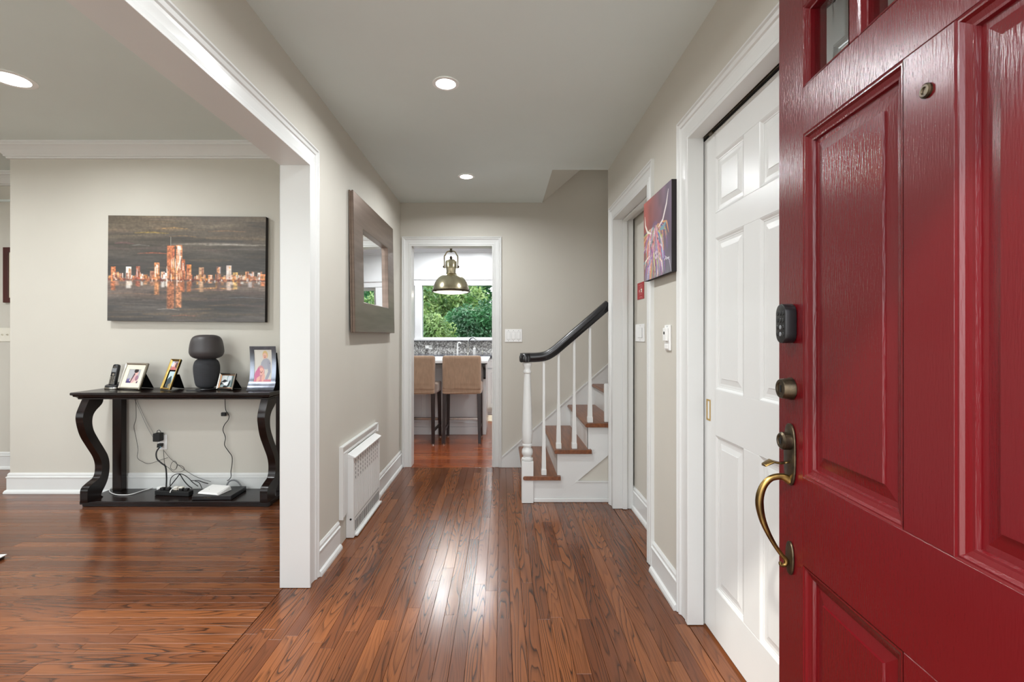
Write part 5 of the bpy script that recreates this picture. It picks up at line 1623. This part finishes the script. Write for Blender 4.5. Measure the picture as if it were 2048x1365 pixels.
# back counter and cabinets
ctp = thing('kitchen_worktop', 'dark blue-black worktop along the wall under the kitchen window', 'worktop', (-0.8, 7.5, 0.871))
mb = MB(); mb.box(-2.9, 2.9, -0.32, 0.349, 0.0, 0.038); obj('worktop_slab', mb, M['granite'], ctp, bevel=0.003)
mb = MB(); mb.box(-3.7, 2.19, 7.835, 7.849, 0.910, 1.124); struct('trim_18', mb, M['mosaic'])
cu = None
for k in range(9):
    x = -2.25 + 0.45 * k + 0.0
    if cu is None:
        cu = thing('base_cabinet', 'white panelled base cabinet under the kitchen window, leftmost of nine', 'cabinet', (x, 7.5, 0), 0, 'base cabinets under the kitchen window')
        mb = MB(); mb.box(-0.224, 0.224, -0.28, 0.33, 0.10, 0.87); mb.box(-0.224, 0.224, -0.22, 0.33, 0.001, 0.10); obj('carcass', mb, M['cabinet'], cu)
        mb = MB(); mb.rings(-0.215, 0.215, 0.12, 0.70, [(0, 0.28), (0, 0.30), (0.055, 0.30), (0.06, 0.292), (0.075, 0.292), (0.085, 0.298)], lambda a, z, d: (a, -d, z)); dd = obj('cabinet_door', mb, M['cabinet'], cu)
        mb = MB(); mb.lathe([(0.012, 0.0), (0.008, 0.012), (0.014, 0.02), (0.010, 0.026)], 12, m=Matrix.Translation((0.18, -0.3, 0.62)) @ Matrix.Rotation(R90, 4, 'X')); obj('knob', mb, M['chrome'], dd, smooth=True)
        mb = MB(); mb.rings(-0.215, 0.215, 0.72, 0.85, [(0, 0.28), (0, 0.30), (0.03, 0.30), (0.034, 0.295)], lambda a, z, d: (a, -d, z)); dd = obj('drawer_front', mb, M['cabinet'], cu)
        mb = MB(); mb.lathe([(0.012, 0.0), (0.008, 0.012), (0.014, 0.02), (0.010, 0.026)], 12, m=Matrix.Translation((0.0, -0.3, 0.785)) @ Matrix.Rotation(R90, 4, 'X')); obj('knob', mb, M['chrome'], dd, smooth=True)
    else:
        dup(cu, (x, 7.5, 0), 0, 'white panelled base cabinet under the kitchen window, %s from the left' % ['', 'second', 'third', 'fourth', 'fifth', 'sixth', 'seventh', 'eighth', 'ninth'][k])
# taps, soap pumps, socket on the splashback
ZC = 0.9095
def X785(px, Y): return (px - CX) * Y / F
fc = thing('kitchen_tap', 'tall brushed gooseneck tap in front of the kitchen window', 'tap', (X785(936, 7.68), 7.68, ZC), math.radians(-60))
mb = MB(); mb.lathe([(0.03, 0), (0.028, 0.012), (0.02, 0.02)], 20); obj('tap_base', mb, M['chrome'], fc, smooth=True)
mb = MB(); mb.tube([(0, 0, 0.015), (0, 0, 0.14), (0.0, 0.015, 0.21), (0, 0.06, 0.26), (0, 0.12, 0.265), (0, 0.16, 0.235)], [0.016, 0.015, 0.013, 0.012, 0.012, 0.013], 12); obj('spout', mb, M['chrome'], fc, smooth=True)
fc.rotation_euler = (0, 0, math.radians(-120))
f2 = thing('filter_tap', 'slender white filtered-water tap left of the gooseneck tap', 'tap', (X785(915, 7.68), 7.68, ZC), 0)
mb = MB(); mb.tube([(0, 0, 0.0), (0, 0, 0.12), (0.005, 0, 0.17), (0.03, 0, 0.19), (0.05, 0, 0.17)], [0.018, 0.012, 0.010, 0.009, 0.009], 10); obj('spout', mb, M['whiteplastic'], f2, smooth=True)
mb = MB(); mb.box(-0.006, 0.03, -0.006, 0.006, 0.105, 0.117); obj('lever', mb, M['whiteplastic'], f2, bevel=0.002)
for px, lb in ((949, 'white soap pump just right of the gooseneck tap'), (965, 'brushed soap pump farther right of the gooseneck tap')):
    q = thing('soap_pump', lb, 'soap dispenser', (X785(px, 7.66), 7.66, ZC))
    s_ = 1.0 if px < 960 else 0.6
    mb = MB(); mb.lathe([(0.026 * s_, 0), (0.026 * s_, 0.09 * s_), (0.012, 0.10 * s_), (0.010, 0.13 * s_)], 16); obj('bottle', mb, M['whiteplastic'] if px < 960 else M['chrome'], q, smooth=True)
    mb = MB(); mb.box(-0.008, 0.03, -0.008, 0.008, 0.13 * s_, 0.14 * s_); obj('pump_head', mb, M['chrome'], q, bevel=0.002)
sk = plate('wall_outlet', 0.118, 0.07, None, (), 'white outlet plate lying sideways on the mosaic splashback', 'outlet', (X785(857, 7.83), 7.8345, 1.015), 0)
mb = MB(); mb.box(-0.05, 0.01, -0.03, -0.0065, -0.022, 0.022); obj('plugged_adapter', mb, M['whiteplastic'], sk, bevel=0.006)
rg = thing('kitchen_mat', 'cream and brown patterned mat on the kitchen floor by the cabinets', 'mat', (-0.05, 6.93, 0.001))
A = Art(40, 28, (214, 200, 176))
for i in range(8):
    for j in range(6): A.ell((i + .5) / 8, (j + .5) / 6, .03, .05, [(120, 60, 50), (150, 120, 80), (90, 90, 70)][(i + j) % 3], .8)
A.mesh('woven_top', 0.9, 0.5, lambda x, z: (x - 0.45, z - 0.25, 0.0075), rg)
mb = MB(); mb.box(-0.452, 0.452, -0.252, 0.252, 0.0, 0.007); obj('mat_base', mb, M['matboard'], rg)

# ------------------------------------------------------------------ outside
mb = MB(); mb.box(-40, 40, 8.1, 60, -0.35, -0.25); struct('ground_back', mb, M['grass'])
mb = MB(); mb.box(-40, 40, -40, -0.6, -0.4, -0.25); struct('ground_front_bounce', mb, M['paving'])  # unseen wide pale paving, added to bounce neutral light up into the rooms
mb = MB(); mb.box(-1.6, 1.6, -1.6, 0.099, -0.25, -0.02); struct('ground_step', mb, M['paving'], bevel=0.02)


def tree(x, y, r, zc, n, m, label, seed, lsz=0.11, trunk=True):
    t = thing('tree', label, 'tree', (x, y, -0.25), group='trees and shrubs beyond the kitchen window')
    rs = np.random.RandomState(seed)
    nb = 26
    cb = rs.normal(size=(nb, 3)); cb /= np.linalg.norm(cb, axis=1)[:, None]
    cb = cb * (rs.uniform(0.35, 0.95, nb)[:, None]) * np.array([r, r * 0.8, r * 1.0])
    rb_ = rs.uniform(0.28, 0.5, nb) * r
    k = rs.randint(0, nb, n)
    d = rs.normal(size=(n, 3)); d /= np.linalg.norm(d, axis=1)[:, None]
    c = cb[k] + d * (rb_[k] * rs.uniform(0.75, 1.06, n))[:, None]
    c[:, 2] += zc + 0.25
    keep = c[:, 2] > 0.02
    c = c[keep]; d = d[keep]; n = len(c)
    nn = d + rs.normal(size=(n, 3)) * 0.6; nn /= np.linalg.norm(nn, axis=1)[:, None]
    u = np.cross(nn, rs.normal(size=(n, 3))); u /= np.linalg.norm(u, axis=1)[:, None]
    v = np.cross(nn, u)
    s1_ = (rs.uniform(0.6, 1.3, n) * lsz)[:, None]
    q = np.stack([c - u * s1_, c - v * s1_ * 0.42, c + u * s1_, c + v * s1_ * 0.42], 1).reshape(-1, 3)
    me = bpy.data.meshes.new('foliage')
    me.vertices.add(4 * n); me.vertices.foreach_set('co', q.ravel())
    me.loops.add(4 * n); me.loops.foreach_set('vertex_index', np.arange(4 * n))
    me.polygons.add(n); me.polygons.foreach_set('loop_start', np.arange(0, 4 * n, 4)); me.polygons.foreach_set('loop_total', np.full(n, 4))
    me.update(); me.validate()
    me.materials.append(m)
    o = bpy.data.objects.new('foliage', me); COL.objects.link(o); o.parent = t; o['kind'] = 'stuff'
    if trunk:
        mb = MB(); mb.tube([(0, 0, 0), (0.05, 0, zc * 0.5), (0, 0.05, zc + 0.25)], [0.13, 0.1, 0.05], 10); obj('trunk', mb, M['bark'], t, smooth=True)
    return t


G_, L_ = M['leafdark'], M['leaflight']
side = ['far left', 'left', 'centre left', 'centre right', 'right', 'far right']
k_ = 0
for i, x in enumerate((-7.2, -4.6, -2.05, 0.5, 3.1, 5.7)):
    tree(x, 12.3 + 0.25 * (i % 2), 0.92, 1.05, 13000 if 1 <= i <= 4 else 6000, L_ if i in (1, 2, 4) else G_, 'small leafy tree in the near row outside the kitchen window, ' + side[i], 10 + i, lsz=0.05)
for i, x in enumerate((-7.2, -4.05, -0.9, 2.2, 5.3)):
    tree(x, 15.6, 1.1, 1.35, 12000 if 1 <= i <= 3 else 6000, G_ if i != 3 else L_, 'deep green tree in the middle row outside the kitchen, ' + ['far left', 'left', 'centre', 'right', 'far right'][i], 20 + i, lsz=0.06)
for i, x in enumerate((-8.6, -3.0, 2.6, 8.2)):
    tree(x, 20.5, 2.0, 2.5, 12000, G_ if i % 2 == 0 else L_, 'large tree in the third row beyond the garden, ' + ['far left', 'left', 'right', 'far right'][i], 30 + i, lsz=0.10)
for i, x in enumerate((-14.0, -5.6, 2.8, 11.2)):
    tree(x, 27.5, 3.0, 3.6, 12000, G_ if i % 2 else L_, 'tall tree at the very back of the garden, ' + ['far left', 'left', 'right', 'far right'][i], 40 + i, lsz=0.16)
for i, x in enumerate((-3.4, 9.0)):
    tree(x, 37.5, 4.2, 5.0, 16000, G_, 'huge distant tree closing the view behind all others, ' + ['left', 'right'][i], 50 + i, lsz=0.24)
